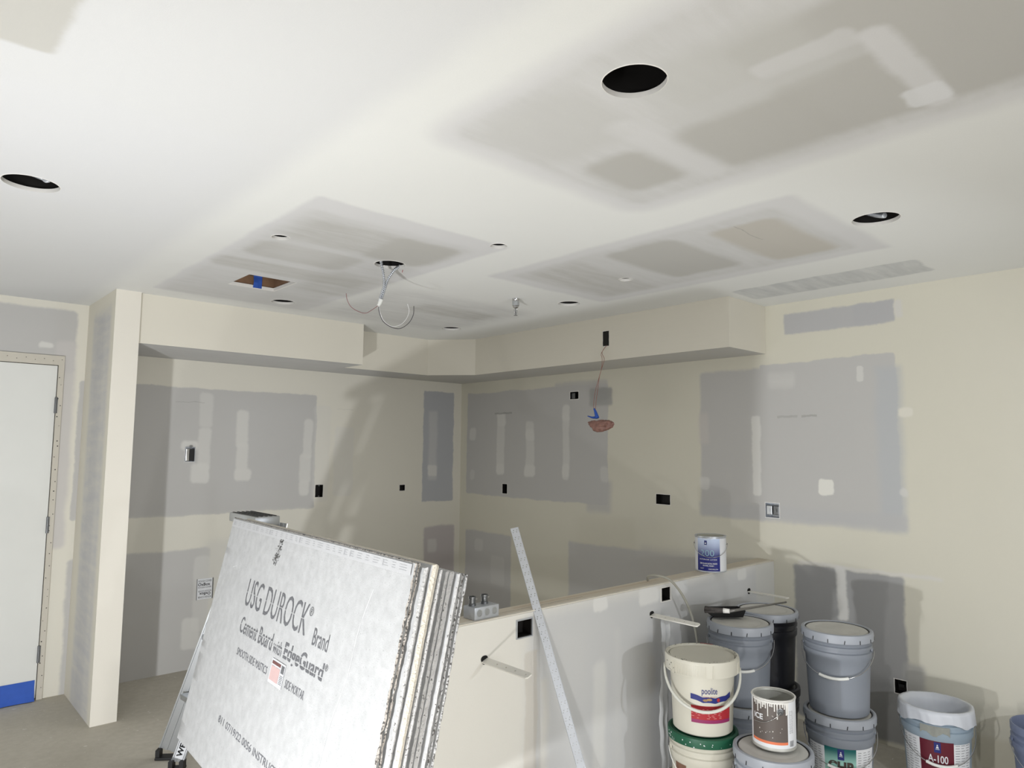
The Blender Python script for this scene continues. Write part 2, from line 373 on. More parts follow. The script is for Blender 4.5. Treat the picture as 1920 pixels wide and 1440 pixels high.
def hole_rect(fn, ax, px0, py0, px1, py1, j=0.0015):
    a, b = fn(px0, py0), fn(px1, py1); return (min(a[ax[0]], b[ax[0]]), max(a[ax[0]], b[ax[0]]), min(a[ax[1]], b[ax[1]]), max(a[ax[1]], b[ax[1]]))
def P4(fn, ax, x0, y0, x1, y1, rgb, soft=0.01, R=0.02, op=1, kind=''):
    return (*hole_rect(fn, ax, x0, y0, x1, y1), rgb, soft, R, op, kind)
AX, BX, HX = (0, 2), (1, 2), (0, 2)
# left back wall: door, boxes
DX0, DX1, DZ = -0.122, 0.862, 2.098
boxA = [('b1', hole_rect(onA, AX, 347, 838, 364, 866)), ('b2', hole_rect(onA, AX, 591, 909, 605, 932)), ('b3', hole_rect(onA, AX, 749, 909, 759, 920))]
pA = [
    P4(onA, AX, -60, 560, 138, 700, DRY, 0.012, 0.03), (DX1-0.05, DX1+0.06, 0.9, 2.2, (201, 198, 196), 0.02, 0.03, 0.9, ''),
    (0.72, 0.80, 2.14, 2.175, MUD, 0.008, 0.02, 1, ''),
    (0.95, 2.60, 1.055, 1.95, DRY, 0.007, 0.02, 1, ''), (1.9, 2.58, 1.15, 1.9, (198, 198, 198), 0.15, 0.1, 0.5, 'c'),
    (0.95, 1.82, -0.1, 0.82, DRY, 0.012, 0.03, 1, ''), (0.95, 2.75, 0.82, 1.06, (214, 212, 202), 0.02, 0.02, 0.6, 'c'),
    (1.78, 2.6, -0.1, 0.86, (204, 203, 198), 0.05, 0.05, 0.6, ''),
]
for (x0, y0, x1, y1, op) in ((376, 735, 398, 800, .55), (373, 800, 393, 880, .7), (357, 868, 390, 905, .9), (445, 768, 464, 840, .9), (444, 830, 463, 890, .9), (440, 880, 470, 902, 1), (570, 785, 584, 860, .85), (562, 850, 582, 905, .85), (560, 900, 578, 930, .9), (590, 760, 615, 940, .35), (628, 800, 660, 930, .45), (340, 825, 372, 845, 1), (366, 1045, 388, 1180, .5), (342, 1160, 372, 1215, .8)):
    pA.append(P4(onA, AX, x0, y0, x1, y1, MUD, 0.012, 0.03, op))
pA += [P4(onA, AX, 795, 733, 848, 938, (178, 180, 184), 0.008, 0.01), P4(onA, AX, 795, 988, 848, 1200, (190, 184, 184), 0.015, 0.01),
       P4(onA, AX, 805, 770, 818, 900, MUD, 0.02, 0.02, .4), P4(onA, AX, 802, 872, 818, 892, MUD, 0.01, 0.02, .9), P4(onA, AX, 802, 1012, 818, 1035, MUD, 0.015, 0.02, .6),
       P4(onA, AX, 330, 751, 384, 755, (120, 120, 120), 0.002, 0.001, .4, 's'), P4(onA, AX, 632, 767, 664, 769, (120, 120, 120), 0.002, 0.001, .45, 's')]
M_A = surface('left_wall_paint', AX, CREAM, pA)
def jag(r, j=0.0015): return rough_rect(*r, j, 5)
MA = Matrix(((1, 0, 0, 0), (0, 0, -1, YA), (0, 1, 0, 0), (0, 0, 0, 1)))        # local x,y -> X,Z ; local -z -> +Y
bm = B(); prism(bm, [(-3.6, 0), (DX0, 0), (DX0, DZ), (DX1, DZ), (DX1, 0), (XB, 0), (XB, H), (-3.6, H)], 0.016, MA, [jag(r) for _, r in boxA])
struct('wall_left', bm, M_A)
# right wall
boxB = [('b1', hole_rect(onB, BX, 942, 907, 951, 926)), ('b2', hole_rect(onB, BX, 1069, 735, 1085, 748)), ('b3', hole_rect(onB, BX, 1230, 926, 1257, 947)),
        ('b4', hole_rect(onB, BX, 1435, 942, 1462, 972)), ('b5', hole_rect(onB, BX, 1677, 1272, 1701, 1304))]
pB = [
    P4(onB, BX, 877, 739, 1140, 948, DRY, 0.008, 0.02), P4(onB, BX, 1040, 719, 1139, 790, DRY, 0.02, 0.02, .8), P4(onB, BX, 1105, 728, 1148, 760, (168, 168, 166), 0.015, 0.02, .9), P4(onB, BX, 1100, 900, 1146, 962, DRY, 0.03, 0.02, .8),
    P4(onB, BX, 873, 992, 956, 1200, DRY, 0.012, 0.02), P4(onB, BX, 1066, 1014, 1330, 1200, DRY, 0.015, 0.02, .95), P4(onB, BX, 1200, 1025, 1420, 1120, (192, 190, 186), 0.05, 0.03, .8),
    P4(onB, BX, 1312, 699, 1437, 978, DRY, 0.014, 0.02), P4(onB, BX, 1425, 684, 1692, 990, DRY, 0.006, 0.01), P4(onB, BX, 1640, 690, 1700, 1000, (184, 187, 190), 0.03, 0.01, .8), P4(onB, BX, 1312, 940, 1704, 1000, (188, 188, 188), 0.02, 0.02, .9),
    P4(onB, BX, 1409, 778, 1428, 930, MUD, 0.008, 0.02), P4(onB, BX, 1535, 897, 1566, 928, (228, 227, 220), 0.006, 0.02), P4(onB, BX, 1606, 688, 1618, 713, MUD, 0.004, 0.01, .8), P4(onB, BX, 1685, 762, 1712, 780, CREAM, 0.008, 0.02), P4(onB, BX, 1685, 915, 1703, 932, MUD, 0.008, 0.02, .7), P4(onB, BX, 1440, 700, 1490, 725, MUD, 0.02, 0.02, .5, 's'), P4(onB, BX, 1310, 775, 1330, 830, (205, 200, 195), 0.02, 0.02, .6), P4(onB, BX, 1312, 893, 1330, 918, MUD, 0.01, 0.02, .7),
    P4(onB, BX, 1470, 590, 1677, 603, (180, 180, 182), 0.008, 0.01, .95), P4(onB, BX, 1600, 571, 1677, 600, (180, 180, 182), 0.008, 0.01, .9), P4(onB, BX, 1677, 565, 1692, 595, (212, 210, 206), 0.01, 0.01, .8),
    (1.38, 1.98, 0.02, 0.885, (160, 160, 160), 0.012, 0.02, 1, ''), (1.30, 1.40, 0.02, 0.45, (176, 175, 172), 0.02, 0.02, .8, ''), (1.68, 1.735, 0.6, 0.9, MUD, 0.010, 0.02, .95, ''), (1.2, 1.95, 0.885, 0.905, (214, 212, 208), 0.01, 0.01, .7, ''),  # bare board behind the buckets, their cast shadow painted into the dark grey
    (-3.6, 1.30, -0.1, 0.18, (196, 190, 170), 0.02, 0.01, .6, ''), (-3.6, 0.9, -0.1, 2.5, (216, 213, 203), 0.5, 0.2, .6, 'c'),
]
for (x0, y0, x1, y1, op) in ((932, 775, 945, 890, .75), (930, 870, 944, 890, .9), (933, 775, 948, 800, .8), (986, 790, 1001, 890, .7), (983, 872, 1003, 895, .95), (986, 805, 1002, 825, .8), (1055, 775, 1067, 900, .75), (1054, 870, 1067, 895, .9), (1055, 760, 1068, 790, .8), (881, 802, 892, 825, .7), (882, 880, 890, 900, .4), (1125, 875, 1140, 905, .5), (890, 1010, 905, 1035, .4), (920, 1040, 945, 1100, .3)):
    pB.append(P4(onB, BX, x0, y0, x1, y1, MUD, 0.012, 0.03, op))
pB += [P4(onB, BX, 1457, 779, 1494, 782, (120, 116, 112), 0.002, 0.001, .4, 's'), P4(onB, BX, 1502, 778, 1530, 781, (110, 106, 102), 0.002, 0.001, .5, 's'), P4(onB, BX, 928, 774, 960, 776, (110, 110, 108), 0.002, 0.001, .5, 's')]
M_B = surface('right_wall_paint', BX, (213, 210, 196), pB)
MB_ = Matrix(((0, 0, -1, XB), (-1, 0, 0, 0), (0, 1, 0, 0), (0, 0, 0, 1)))       # local x -> -Y, y -> Z, -z -> +X
bm = B(); prism(bm, [(-YA, 0), (3.6, 0), (3.6, H), (-YA, H)], 0.016, MB_, [[(-x, y) for x, y in jag(r)][::-1] for _, r in boxB])
struct('wall_right', bm, M_B)
M_plain = surface('plain_wall_paint', (0, 2), CREAM, [])
# wing wall beside the door
WX0, WX1, WY = 0.978, 1.111, 4.482
M_wing = surface('wing_wall_paint', (1, 2), (222, 218, 205), [(4.56, 5.0, -0.1, 2.35, (196, 196, 197), 0.05, 0.05, 0.95, 's'), (4.7, 4.9, -0.1, 2.3, (186, 186, 188), 0.05, 0.05, .6, 's')])
M_wend = surface('wing_end_paint', (0, 2), (226, 222, 212), [])
bm = B(); prism(bm, [(WX0, WY), (WX1, WY), (WX1, YA-0.0005), (WX0, YA-0.0005)], H, Matrix.Translation((0, 0, H)))
for f in bm.faces:
    n = f.normal
o = struct('wall_wing', bm, [M_wing, M_wend])
for p in o.data.polygons: p.material_index = 1 if abs(p.normal.y) > 0.5 else 0
# soffits
M_sof = surface('soffit_paint', (0, 2), (220, 216, 204), [(3.6, 3.7, -9, 9, CREAM, 0.1, 0.1, 0, '')])
M_sofu = surface('soffit_underside', (0, 1), (196, 196, 196), [(1.1, 2.6, 4.55, 5.1, (206, 206, 205), 0.05, 0.05, .9, 's'), (3.3, 4.1, 2.0, 5.2, (200, 198, 190), 0.05, 0.05, .8, 's')])
DPX, RCY, CHX = 2.609, 4.762, 3.376       # end of deep part, recessed front, start of chamfer
bm = B(); prism(bm, [(WX1+0.0005, YS+0.012), (DPX, YS), (DPX, RCY), (CHX, RCY-0.005), (XS, YS-0.046), (XS, 2.121), (XB-0.0005, 2.121), (XB-0.0005, YA-0.0005), (WX1+0.0005, YA-0.0005)], H-ZS, Matrix.Translation((0, 0, H-0.0002)))
o = struct('wall_soffit', bm, [M_sof, M_sofu])
for p in o.data.polygons: p.material_index = 1 if abs(p.normal.z) > 0.5 else 0
# half wall
boxH = [('b1', hole_rect(onH, HX, 969, 1165, 996, 1190)), ('b2', hole_rect(onH, HX, 1239, 1103, 1256, 1124))]
HWX0 = 1.42
pH = [
    (2.02, 4.1, -0.1, 0.875, (203, 204, 205), 0.06, 0.02, .95, ''), (2.00, 2.07, -0.1, 0.72, (203, 196, 184), 0.008, 0.01, .5, ''), (2.09, 2.13, -0.1, 0.6, (214, 211, 203), 0.02, 0.02, .6, ''),
    P4(onH, HX, 1112, 1122, 1138, 1143, (226, 226, 224), 0.008, 0.02), P4(onH, HX, 1198, 1105, 1236, 1128, (226, 226, 224), 0.012, 0.02), P4(onH, HX, 1268, 1090, 1290, 1112, (220, 221, 222), 0.012, 0.02, .8), P4(onH, HX, 1383, 1068, 1399, 1084, (224, 224, 222), 0.008, 0.02, .9),
    P4(onH, HX, 1112, 1245, 1136, 1440, (222, 222, 219), 0.02, 0.03, .7), P4(onH, HX, 1152, 1180, 1165, 1440, (215, 215, 213), 0.03, 0.03, .4), P4(onH, HX, 1040, 1180, 1100, 1300, (208, 208, 206), 0.06, 0.03, .4, 'c'), P4(onH, HX, 1215, 1230, 1230, 1300, (206, 204, 200), 0.02, 0.03, .6),
    (3.85, 4.1, -0.1, 0.9, (213, 213, 208), 0.02, 0.02, .6, ''),
]
M_H = surface('half_wall_paint', HX, (227, 225, 218), pH)
M_Ht = surface('half_wall_top', (0, 1), (205, 196, 180), [(1.4, 4.1, 2.10, 2.125, (222, 217, 206), 0.006, 0.001, .9, ''), (1.4, 4.1, 2.22, 2.25, (214, 208, 196), 0.006, 0.001, .9, ''), (1.9, 2.4, 2.15, 2.155, (110, 95, 80), 0.003, 0.001, .8, 's'), (2.0, 3.0, 2.17, 2.19, (190, 172, 148), 0.01, 0.001, .8, 's')], 0.9)
MH = Matrix(((1, 0, 0, 0), (0, 0, -1, YH), (0, 1, 0, 0), (0, 0, 0, 1)))
bm = B(); prism(bm, [(HWX0, 0), (XB-0.0005, 0), (XB-0.0005, ZH-0.006), (HWX0, ZH-0.006)], 0.016, MH, [jag(r, 0.001) for _, r in boxH])
struct('wall_half', bm, M_H)
bm = B(); box(bm, (HWX0, YH+0.072, 0), (XB-0.0005, YH+0.105, ZH-0.004)); box(bm, (HWX0, YH+0.0165, 0), (HWX0+0.05, YH+0.0715, ZH-0.012)); struct('wall_half_back', bm, M_H)
bm = B(); box(bm, (HWX0, YH-0.0005, ZH-0.0055), (XB-0.001, YH+0.1055, ZH), bev=0.0015)
struct('trim_1', bm, M_Ht)

# ------------------------------------------------------------------ door
M_door = mat('door_white', (222, 223, 219), 0.5, var=0.02)
M_frame = mat('frame_primer', (199, 194, 182), 0.6, var=0.05)
LX0, LX1, LZ = -0.085, 0.826, 2.038
bm = B(); box(bm, (LX0, YA-0.006, 0.012), (LX1, YA+0.038, LZ-0.004), bev=0.0015); d = struct('door_1', bm, M_door)
bm = B()
prism(bm, [(DX0, 0.0), (LX0-0.004, 0.0), (LX0-0.004, LZ), (LX1+0.004, LZ), (LX1+0.004, 0.0), (DX1-0.001, 0.0), (DX1-0.001, DZ-0.001), (DX0, DZ-0.001)], 0.10, Matrix(((1, 0, 0, 0), (0, 0, -1, YA-0.012), (0, 1, 0, 0.0), (0, 0, 0, 1))))
fr = obj('door_frame', bm, M_frame, d)
bm = B(); random.seed(3)
for k in range(30):
    z = 0.08+1.95*k/30+random.uniform(-.02, .02); x = (LX1+DX1)/2+random.choice((-.006, 0.004, 0.008)); r = random.choice((.002, .0028, .0035))
    lathe(bm, [(r, 0), (r, 0.0008)], 8, cap1=True, M=Matrix.Translation((x, YA-0.0122, z)) @ Matrix.Rotation(PI/2, 4, 'X'))
for k in range(12):
    x = LX1-0.5+0.52*k/11; lathe(bm, [(.0022, 0), (.0022, 0.0008)], 8, cap1=True, M=Matrix.Translation((x, YA-0.0122, LZ+0.025+0.01*(k % 2))) @ Matrix.Rotation(PI/2, 4, 'X'))
obj('screw_hole', bm, M_dark, fr)['kind'] = 'stuff'
for px, py in ((103, 760), (90, 984), (70, 1226)):
    z = onA(px, py).z; bm = B(); lathe(bm, [(.007, -.05), (.007, .05)], 12, cap0=True, cap1=True, M=Matrix.Translation((LX1+.001, YA-0.014, z)))
    box(bm, (LX1-.002, YA-0.013, z-.05), (LX1+.012, YA-0.0115, z+.05)); obj('hinge', bm, M_steeld, d, True, 40)
# dark gap and dark room behind the door
bm = B(); box(bm, (DX0-.1, YA+0.11, 0), (DX1+.1, YA+.13, DZ+.1)); struct('wall_corridor', bm, M_dark)
# masking tape along the door foot
bm = B(); nx, nz = 26, 6; g = []
for i in range(nx+1):
    col = []
    for j in range(nz+1):
        x = LX0+0.02+(LX1-0.008-LX0-0.02)*i/nx; z = 0.004+0.115*j/nz
        y = YA-0.0085-0.006*max(0, math.sin(i*1.3+j*0.9))*(1-j/nz)-(0.030*(1-j/nz)**3)
        col.append(bm.verts.new((x, y, z)))
    g.append(col)
for i in range(nx):
    for j in range(nz): bm.faces.new((g[i][j], g[i+1][j], g[i+1][j+1], g[i][j+1]))
tag(obj('masking_tape', bm, M_blue, smooth=True), 'wide blue tape strip along the foot of the white door', 'tape')

# ------------------------------------------------------------------ electrical boxes
def Rz(a): return Matrix.Rotation(a, 4, 'Z')
def elec(label, rect, plane, depth=0.05, shell=None, proj=0.0, kind='', name='outlet_box', group='electrical boxes let into the walls'):
    x0, x1, z0, z1 = rect; cx, cz, a, b = (x0+x1)/2, (z0+z1)/2, (x1-x0)/2, (z1-z0)/2
    if plane == 'A': loc, rot = (cx, YA, cz), 0
    elif plane == 'H': loc, rot = (cx, YH, cz), 0
    elif plane == 'B': loc, rot = (XB, cx, cz), -PI/2
    else: loc, rot = (XS, cx, cz), -PI/2
    t = thing(name, label, 'electrical box', loc, rot, group); shell = shell or M_can; q = 0.0025
    bm = B(); y0 = -proj
    for lo, hi in (((-a, y0, -b), (a, depth, -b+q)), ((-a, y0, b-q), (a, depth, b)), ((-a, y0, -b+q), (-a+q, depth, b-q)), ((a-q, y0, -b+q), (a, depth, b-q)), ((-a+q, depth-q, -b+q), (a-q, depth, b-q))): box(bm, lo, hi)
    obj('box_shell', bm, shell, t)
    if plane != 'H':
        random.seed(int(cx*1000)); w_ = .003 if plane == 'B' else .002
        bm = B(); prism(bm, rough_rect(-a-w_, a+w_, -b-w_, b+w_, .0012, 5), .0012, Matrix(((1, 0, 0, 0), (0, 0, -1, -.0014), (0, 1, 0, 0), (0, 0, 0, 1))), [rough_rect(-a+.001, a-.001, -b+.001, b-.001, .0008, 5)]); obj('plaster_rim', bm, M_gyp, t)
    return t, a, b
elec('metal box sticking out of the left wall above a torn mud patch', boxA[0][1], 'A', 0.045, M_steel, 0.012)
t = bpy.data.objects['outlet_box']
_, a, b = t, (boxA[0][1][1]-boxA[0][1][0])/2, (boxA[0][1][3]-boxA[0][1][2])/2
bm = B(); box(bm, (-a+.004, -0.016, -b+.006), (-a*.2, 0.03, b-.012), bev=.003); obj('device', bm, M_chrome, t)
bm = B(); box(bm, (-a*.1, -0.013, -b+.008), (a-.006, 0.03, b-.014), bev=.003); obj('device', bm, M_black, t)
bm = B(); box(bm, (-.006, -0.014, b-.008), (.012, -0.010, b+.010)); obj('mounting_tab', bm, M_steeld, t)
t, a, b = elec('narrow black switch box in the left wall, right end of the grey drywall', boxA[1][1], 'A')
for z_ in (-b+.003, b-.012):
    bm = B(); box(bm, (-.006, .002, z_), (.006, .006, z_+.009)); obj('mounting_tab', bm, M_steeld, t)
elec('tiny black box hole in the cream part of the left wall', boxA[2][1], 'A', 0.03)
elec('narrow black box hole in the right wall just below the grey drywall stripes', boxB[0][1], 'B')
t, a, b = elec('small square dark box high on the right wall, under the soffit', boxB[1][1], 'B')
bm = B(); box(bm, (-a+.004, .012, -b+.006), (-a*.1, .018, b-.01)); obj('mounting_tab', bm, M_steeld, t)
elec('wide ragged black box hole in the right wall above the half wall', boxB[2][1], 'B', 0.05)
t, a, b = elec('double metal switch box beside the large grey patch on the right wall', boxB[3][1], 'B', 0.045, M_steel, 0.003)
for k in (-1, 1):
    bm = B(); box(bm, (k*a*.48-.018, .001, -b*.62), (k*a*.48+.018, .030, b*.62), bev=.004); box(bm, (k*a*.48-.005, -.004, -b*.2), (k*a*.48+.005, .002, b*.2)); o = obj('switch', bm, M_alu if k < 0 else M_steeld, t)
t, a, b = elec('dark outlet box low on the right wall behind the lined bucket', boxB[4][1], 'B', 0.05)
bm = B(); box(bm, (-a*.5, .01, -b*.1), (a*.5, .02, b*.3)); obj('device', bm, M_black, t)
for i, (nm, r) in enumerate(boxH):
    t, a, b = elec(('black box with a bright metal ring in the half wall, behind the leaning perforated strip', 'black box with a white plastered rim in the half wall, below the grey cable')[i], r, 'H', 0.05)
    bm = B(); q = .005
    for lo, hi in (((-a-q, -.006, -b-q), (a+q, .002, -b)), ((-a-q, -.006, b), (a+q, .002, b+q)), ((-a-q, -.006, -b), (-a, .002, b)), ((a, -.006, -b), (a+q, .002, b))): box(bm, lo, hi, bev=.001)
    obj('box_ring', bm, M_steel if i == 0 else M_gyp, t)
# sockets on the soffit face with its hanging wire
def onS(px, py, dx=0.0): return on(0, XS-dx, px, py)
pa, pb = onS(1131, 622), onS(1142, 648)
t = thing('soffit_box', 'black slot box in the right soffit face with thin wires hanging out', 'electrical box', (XS, (pa.y+pb.y)/2, (pa.z+pb.z)/2), -PI/2)
a, b = abs(pa.y-pb.y)/2, abs(pa.z-pb.z)/2
bm = B(); prism(bm, rough_rect(-a, a, -b, b, .0012, 5), 0.003, Matrix(((1, 0, 0, 0), (0, 0, -1, -.003), (0, 1, 0, 0), (0, 0, 0, 1)))); obj('box_shell', bm, M_can, t)
bm = B(); prism(bm, rough_rect(-a-.004, a+.003, -b-.004, b+.004, .0015, 5), 0.0012, Matrix(((1, 0, 0, 0), (0, 0, -1, -.0015), (0, 1, 0, 0), (0, 0, 0, 1)))); obj('plaster_rim', bm, M_gyp, t)
t = thing('hanging_wire', 'thin reddish wires hanging from the soffit box with blue tape and a wrapped brown bundle', 'wire', onS(1138, 648, .004))
ofs = -V(t.location)
def chain(pts, dx): return smooth_pts([onS(x, y, d)+ofs for (x, y), d in zip(pts, dx)], 5)
bm = B(); tube(bm, chain([(1138, 647), (1132, 655), (1127, 664), (1129, 672), (1128, 690), (1122, 712), (1116, 735), (1113, 760), (1114, 770)], [.003, .02, .035, .04, .04, .045, .05, .05, .05]), .0016, 6); obj('wire', bm, M_copper, t, True)
bm = B(); tube(bm, chain([(1138, 647), (1131, 656), (1129, 663), (1133, 673), (1130, 685), (1124, 706), (1121, 728), (1118, 750), (1116, 770)], [.003, .02, .035, .045, .04, .045, .05, .05, .05]), .0016, 6); obj('wire', bm, M_copper, t, True)
def blob(pts, n=12, seed=1):
    random.seed(seed); bm = B(); rings = []
    for (c, ru, rv) in pts:
        rings.append([bm.verts.new(c+V((rv*math.sin(2*PI*k/n), ru*math.cos(2*PI*k/n), 0))*random.uniform(.82, 1.15)+V((0, 0, random.uniform(-.003, .003)))) for k in range(n)])
    for r1, r2 in zip(rings, rings[1:]):
        for k in range(n): bm.faces.new((r1[k], r1[(k+1) % n], r2[(k+1) % n], r2[k]))
    bm.faces.new(rings[0][::-1]); bm.faces.new(rings[-1]); return bm
c = onS(1116, 770, .05)+ofs; c2 = onS(1109, 782, .05)+ofs
bm = B(); tube(bm, smooth_pts([onS(1114, 766, .05)+ofs, onS(1117, 774, .05)+ofs, onS(1120, 784, .05)+ofs], 4), .01, 8, rf=lambda q: .006+.008*q)
tube(bm, smooth_pts([onS(1121, 781, .05)+ofs, onS(1112, 783, .05)+ofs, onS(1102, 780, .05)+ofs], 4), .01, 8, rf=lambda q: .011-.008*q); obj('blue_tape', bm, M_blue, t, True)
M_bag = mat('brown_wrap', (146, 108, 98), 0.32, 0.0, 0.5, var=0.6, scale=38, bump=0.7, bscale=60)
c = onS(1126, 796, .05)+ofs; hh = abs(onS(1126, 782, .05).z-onS(1126, 809, .05).z)/2; wr = abs(onS(1104, 796, .05).y-onS(1148, 796, .05).y)/2
prof = [(-1, .25), (-.8, .55), (-.45, .82), (-.05, 1.0), (.35, 1.0), (.65, .85), (.85, .6), (1, .3)]
from mathutils import noise as mn
bm = B(); bmesh.ops.create_icosphere(bm, subdivisions=4, radius=1)
for v in bm.verts:
    p = v.co.copy(); k_ = 1+.30*mn.noise(p*1.7+V((3, 1, 2)))+.16*mn.noise(p*4.3)+.07*mn.noise(p*10)-(.22 if p.z > .35 and abs(p.x) < .5 and -.1 < p.y < .6 else 0)
    flat_ = .75 if p.z > .2 else 1.0
    v.co = c+V((p.x*.030, p.y*wr, p.z*hh*flat_))*k_
obj('wrapped_bundle', bm, M_bag, t, True, 50)

# ------------------------------------------------------------------ conduits hanging from the ceiling cutout
hx6, hy6 = 1.823, 2.907
t = thing('armored_conduit', 'two ribbed metal conduits hanging from the ceiling cutout, joined, with loose curled wires', 'conduit', (hx6, hy6, H))
ofs = -V(t.location); YC = 2.93
def cp(px, py, y=YC): return on(1, y, px, py)+ofs
for pts in ([cp(713, 482, 2.95), cp(715, 494), cp(719, 515), cp(720, 535), cp(715, 552), cp(711, 565)], [cp(757, 488, 2.95), cp(750, 498, 2.94), cp(738, 508), cp(727, 525), cp(721, 543), cp(714, 565)]):
    bm = B(); sp = smooth_pts(pts, 56); L = sum((a-b).length for a, b in zip(sp, sp[1:])); nr = L/0.0095
    tube(bm, sp, .007, 10, rf=lambda q: .0058+.0024*math.sin(q*2*PI*nr)); obj('conduit', bm, M_steel, t, True)
bm = B(); tube(bm, [cp(714, 562), cp(712, 569), cp(709, 574)], .011, 10, rf=lambda q: .0125-.005*q); obj('connector', bm, M_white, t, True, 50)
M_wr, M_wb, M_ww = mat('wire_red_grey', (140, 104, 106), .4), mat('wire_dark', (66, 64, 70), .4), mat('wire_white', (224, 224, 224), .4)
for pts, m_ in (([(709, 573), (699, 580), (686, 587), (672, 584), (658, 575), (651, 562), (649, 550)], M_wr), ([(710, 573), (711, 585), (718, 602), (733, 613), (750, 616), (766, 606), (775, 590), (776, 574)], M_wb), ([(711, 573), (712, 584), (720, 602), (735, 612), (752, 608), (763, 596), (767, 582), (764, 570)], M_ww)):
    bm = B(); tube(bm, smooth_pts([cp(*p) for p in pts], 6), .0017, 6); obj('wire', bm, m_, t, True)
bm = B(); tube(bm, smooth_pts([cp(757, 496, 2.95), cp(756, 503, 2.95), cp(754, 511, 2.95)], 4), .0013, 6); obj('wire', bm, M_red, t, True)

# ------------------------------------------------------------------ sprinkler head
t = thing('sprinkler_head', 'chrome fire sprinkler head hanging from the kitchen ceiling', 'sprinkler', (SPR.x, SPR.y, H))
bm = B(); lathe(bm, [(.015, .03), (.015, .004), (.018, .002), (.0225, .001), (.0225, -.004), (.019, -.012), (.0205, -.018), (.0205, -.044), (.017, -.047), (.017, -.053), (.009, -.060)], 28, cap1=True); obj('body', bm, M_chrome, t, True, 35)
bm = B(); lathe(bm, [(.0206, -.018), (.0215, -.019), (.0215, -.043), (.0206, -.044)], 40, jit=lambda a, z: .015*(1 if int(a*20) % 2 else 0)); obj('threaded_collar', bm, M_alu, t)
bm = B()
for s in (-1, 1): tube(bm, smooth_pts([(s*.008, 0, -.058), (s*.012, 0, -.070), (s*.010, 0, -.085), (s*.002, 0, -.095)], 5), .0022, 6)
obj('yoke', bm, M_chrome, t, True)
bm = B(); lathe(bm, [(.002, -.060), (.003, -.09)], 10, cap1=True); obj('bulb', bm, M_steeld, t, True)
bm = B(); lathe(bm, [(.003, -.095), (.012, -.101), (.0125, -.103), (.003, -.1015)], 20, cap1=True); obj('deflector', bm, M_chrome, t, True, 40)
bm = B(); box(bm, (-.016, -.006, -.004), (.016, .006, .002)); obj('clip', bm, M_copper, t)

# ------------------------------------------------------------------ sticker on the left wall
a, b = onA(370, 1086), onA(397, 1121)
cx, cz, hw, hh = (a.x+b.x)/2, (a.z+b.z)/2, (b.x-a.x)/2, (a.z-b.z)/2
t = thing('box_sticker', 'white paper sticker with black lettering on the grey left wall beside the cement boards', 'sticker', (cx, YA, cz))
bm = B(); box(bm, (-hw, -.0035, -hh), (hw, -.0005, hh)); obj('paper', bm, M_paper, t)
bm = B(); box(bm, (hw-.002, -.006, -hh), (hw+.004, -.0005, hh)); obj('edge', bm, M_steeld, t)
bm = B(); box(bm, (-hw-.002, -.004, -hh-.002), (-hw+.001, -.0005, hh)); obj('edge', bm, M_steeld, t)
fa = lambda x, y: V((x, -.0042, y)); fb = lambda x, y: V((-x, -.0042, -y)); W = hw*.85
bm = text_on([('ROUGH COVER', -W, W, hh*.66, hh*.86), ('OxBox', -W*1.05, W*.8, hh*.3, hh*.6, .02), ('ROUGH COVER', -W, W, hh*.08, hh*.22)], fa); obj('lettering', bm, M_inkb, t)
bm = text_on([('ROUGH COVER', -W, W, hh*.70, hh*.88), ('OxBox', -W*.9, W*.8, hh*.34, hh*.62, .02), ('ROUGH COVER', -W, W, hh*.14, hh*.28)], fb); obj('lettering', bm, M_inkb, t)

# ------------------------------------------------------------------ brackets in the half wall
for i, (px, py, tw, lab) in enumerate(((908, 1237, 0.0, 'flat steel bracket arm sticking out of the half wall beside the cement boards'), (1222, 1152, 0, 'flat steel bracket arm in the half wall, below the box near the grey cable'), (1404, 1108, 0, 'thin steel bracket arm sticking out of the half wall above the stacked buckets'))):
    p = onH(px, py); t = thing('bracket', lab, 'bracket', p, 0, 'steel countertop brackets in the half wall'); L = (.25, .262, .235)[i]
    roll = Matrix.Rotation((-0.35, -0.25, .0)[i], 4, 'Y')
    bm = B(); prism(bm, [(-.016, 0), (.016, 0), (.016, L-.006), (.010, L), (-.010, L), (-.016, L-.006)], .005, roll @ Matrix(((1, 0, 0, 0), (0, -1, 0, 0), (0, 0, 1, 0), (0, 0, 0, 1))), [circ(0, q*L, .0038, 10) for q in (.3, .5, .7, .92)])
    obj('arm', bm, mat('painted_steel', (228, 226, 219), .5), t)
    bm = B(); lathe(bm, [(.0165, 0), (.017, .0012)], 24, cap1=True, M=Matrix.Rotation(PI/2, 4, 'X'), jit=lambda a, z: .07*math.sin(3*a)); obj('wall_gap', bm, M_dark, t)

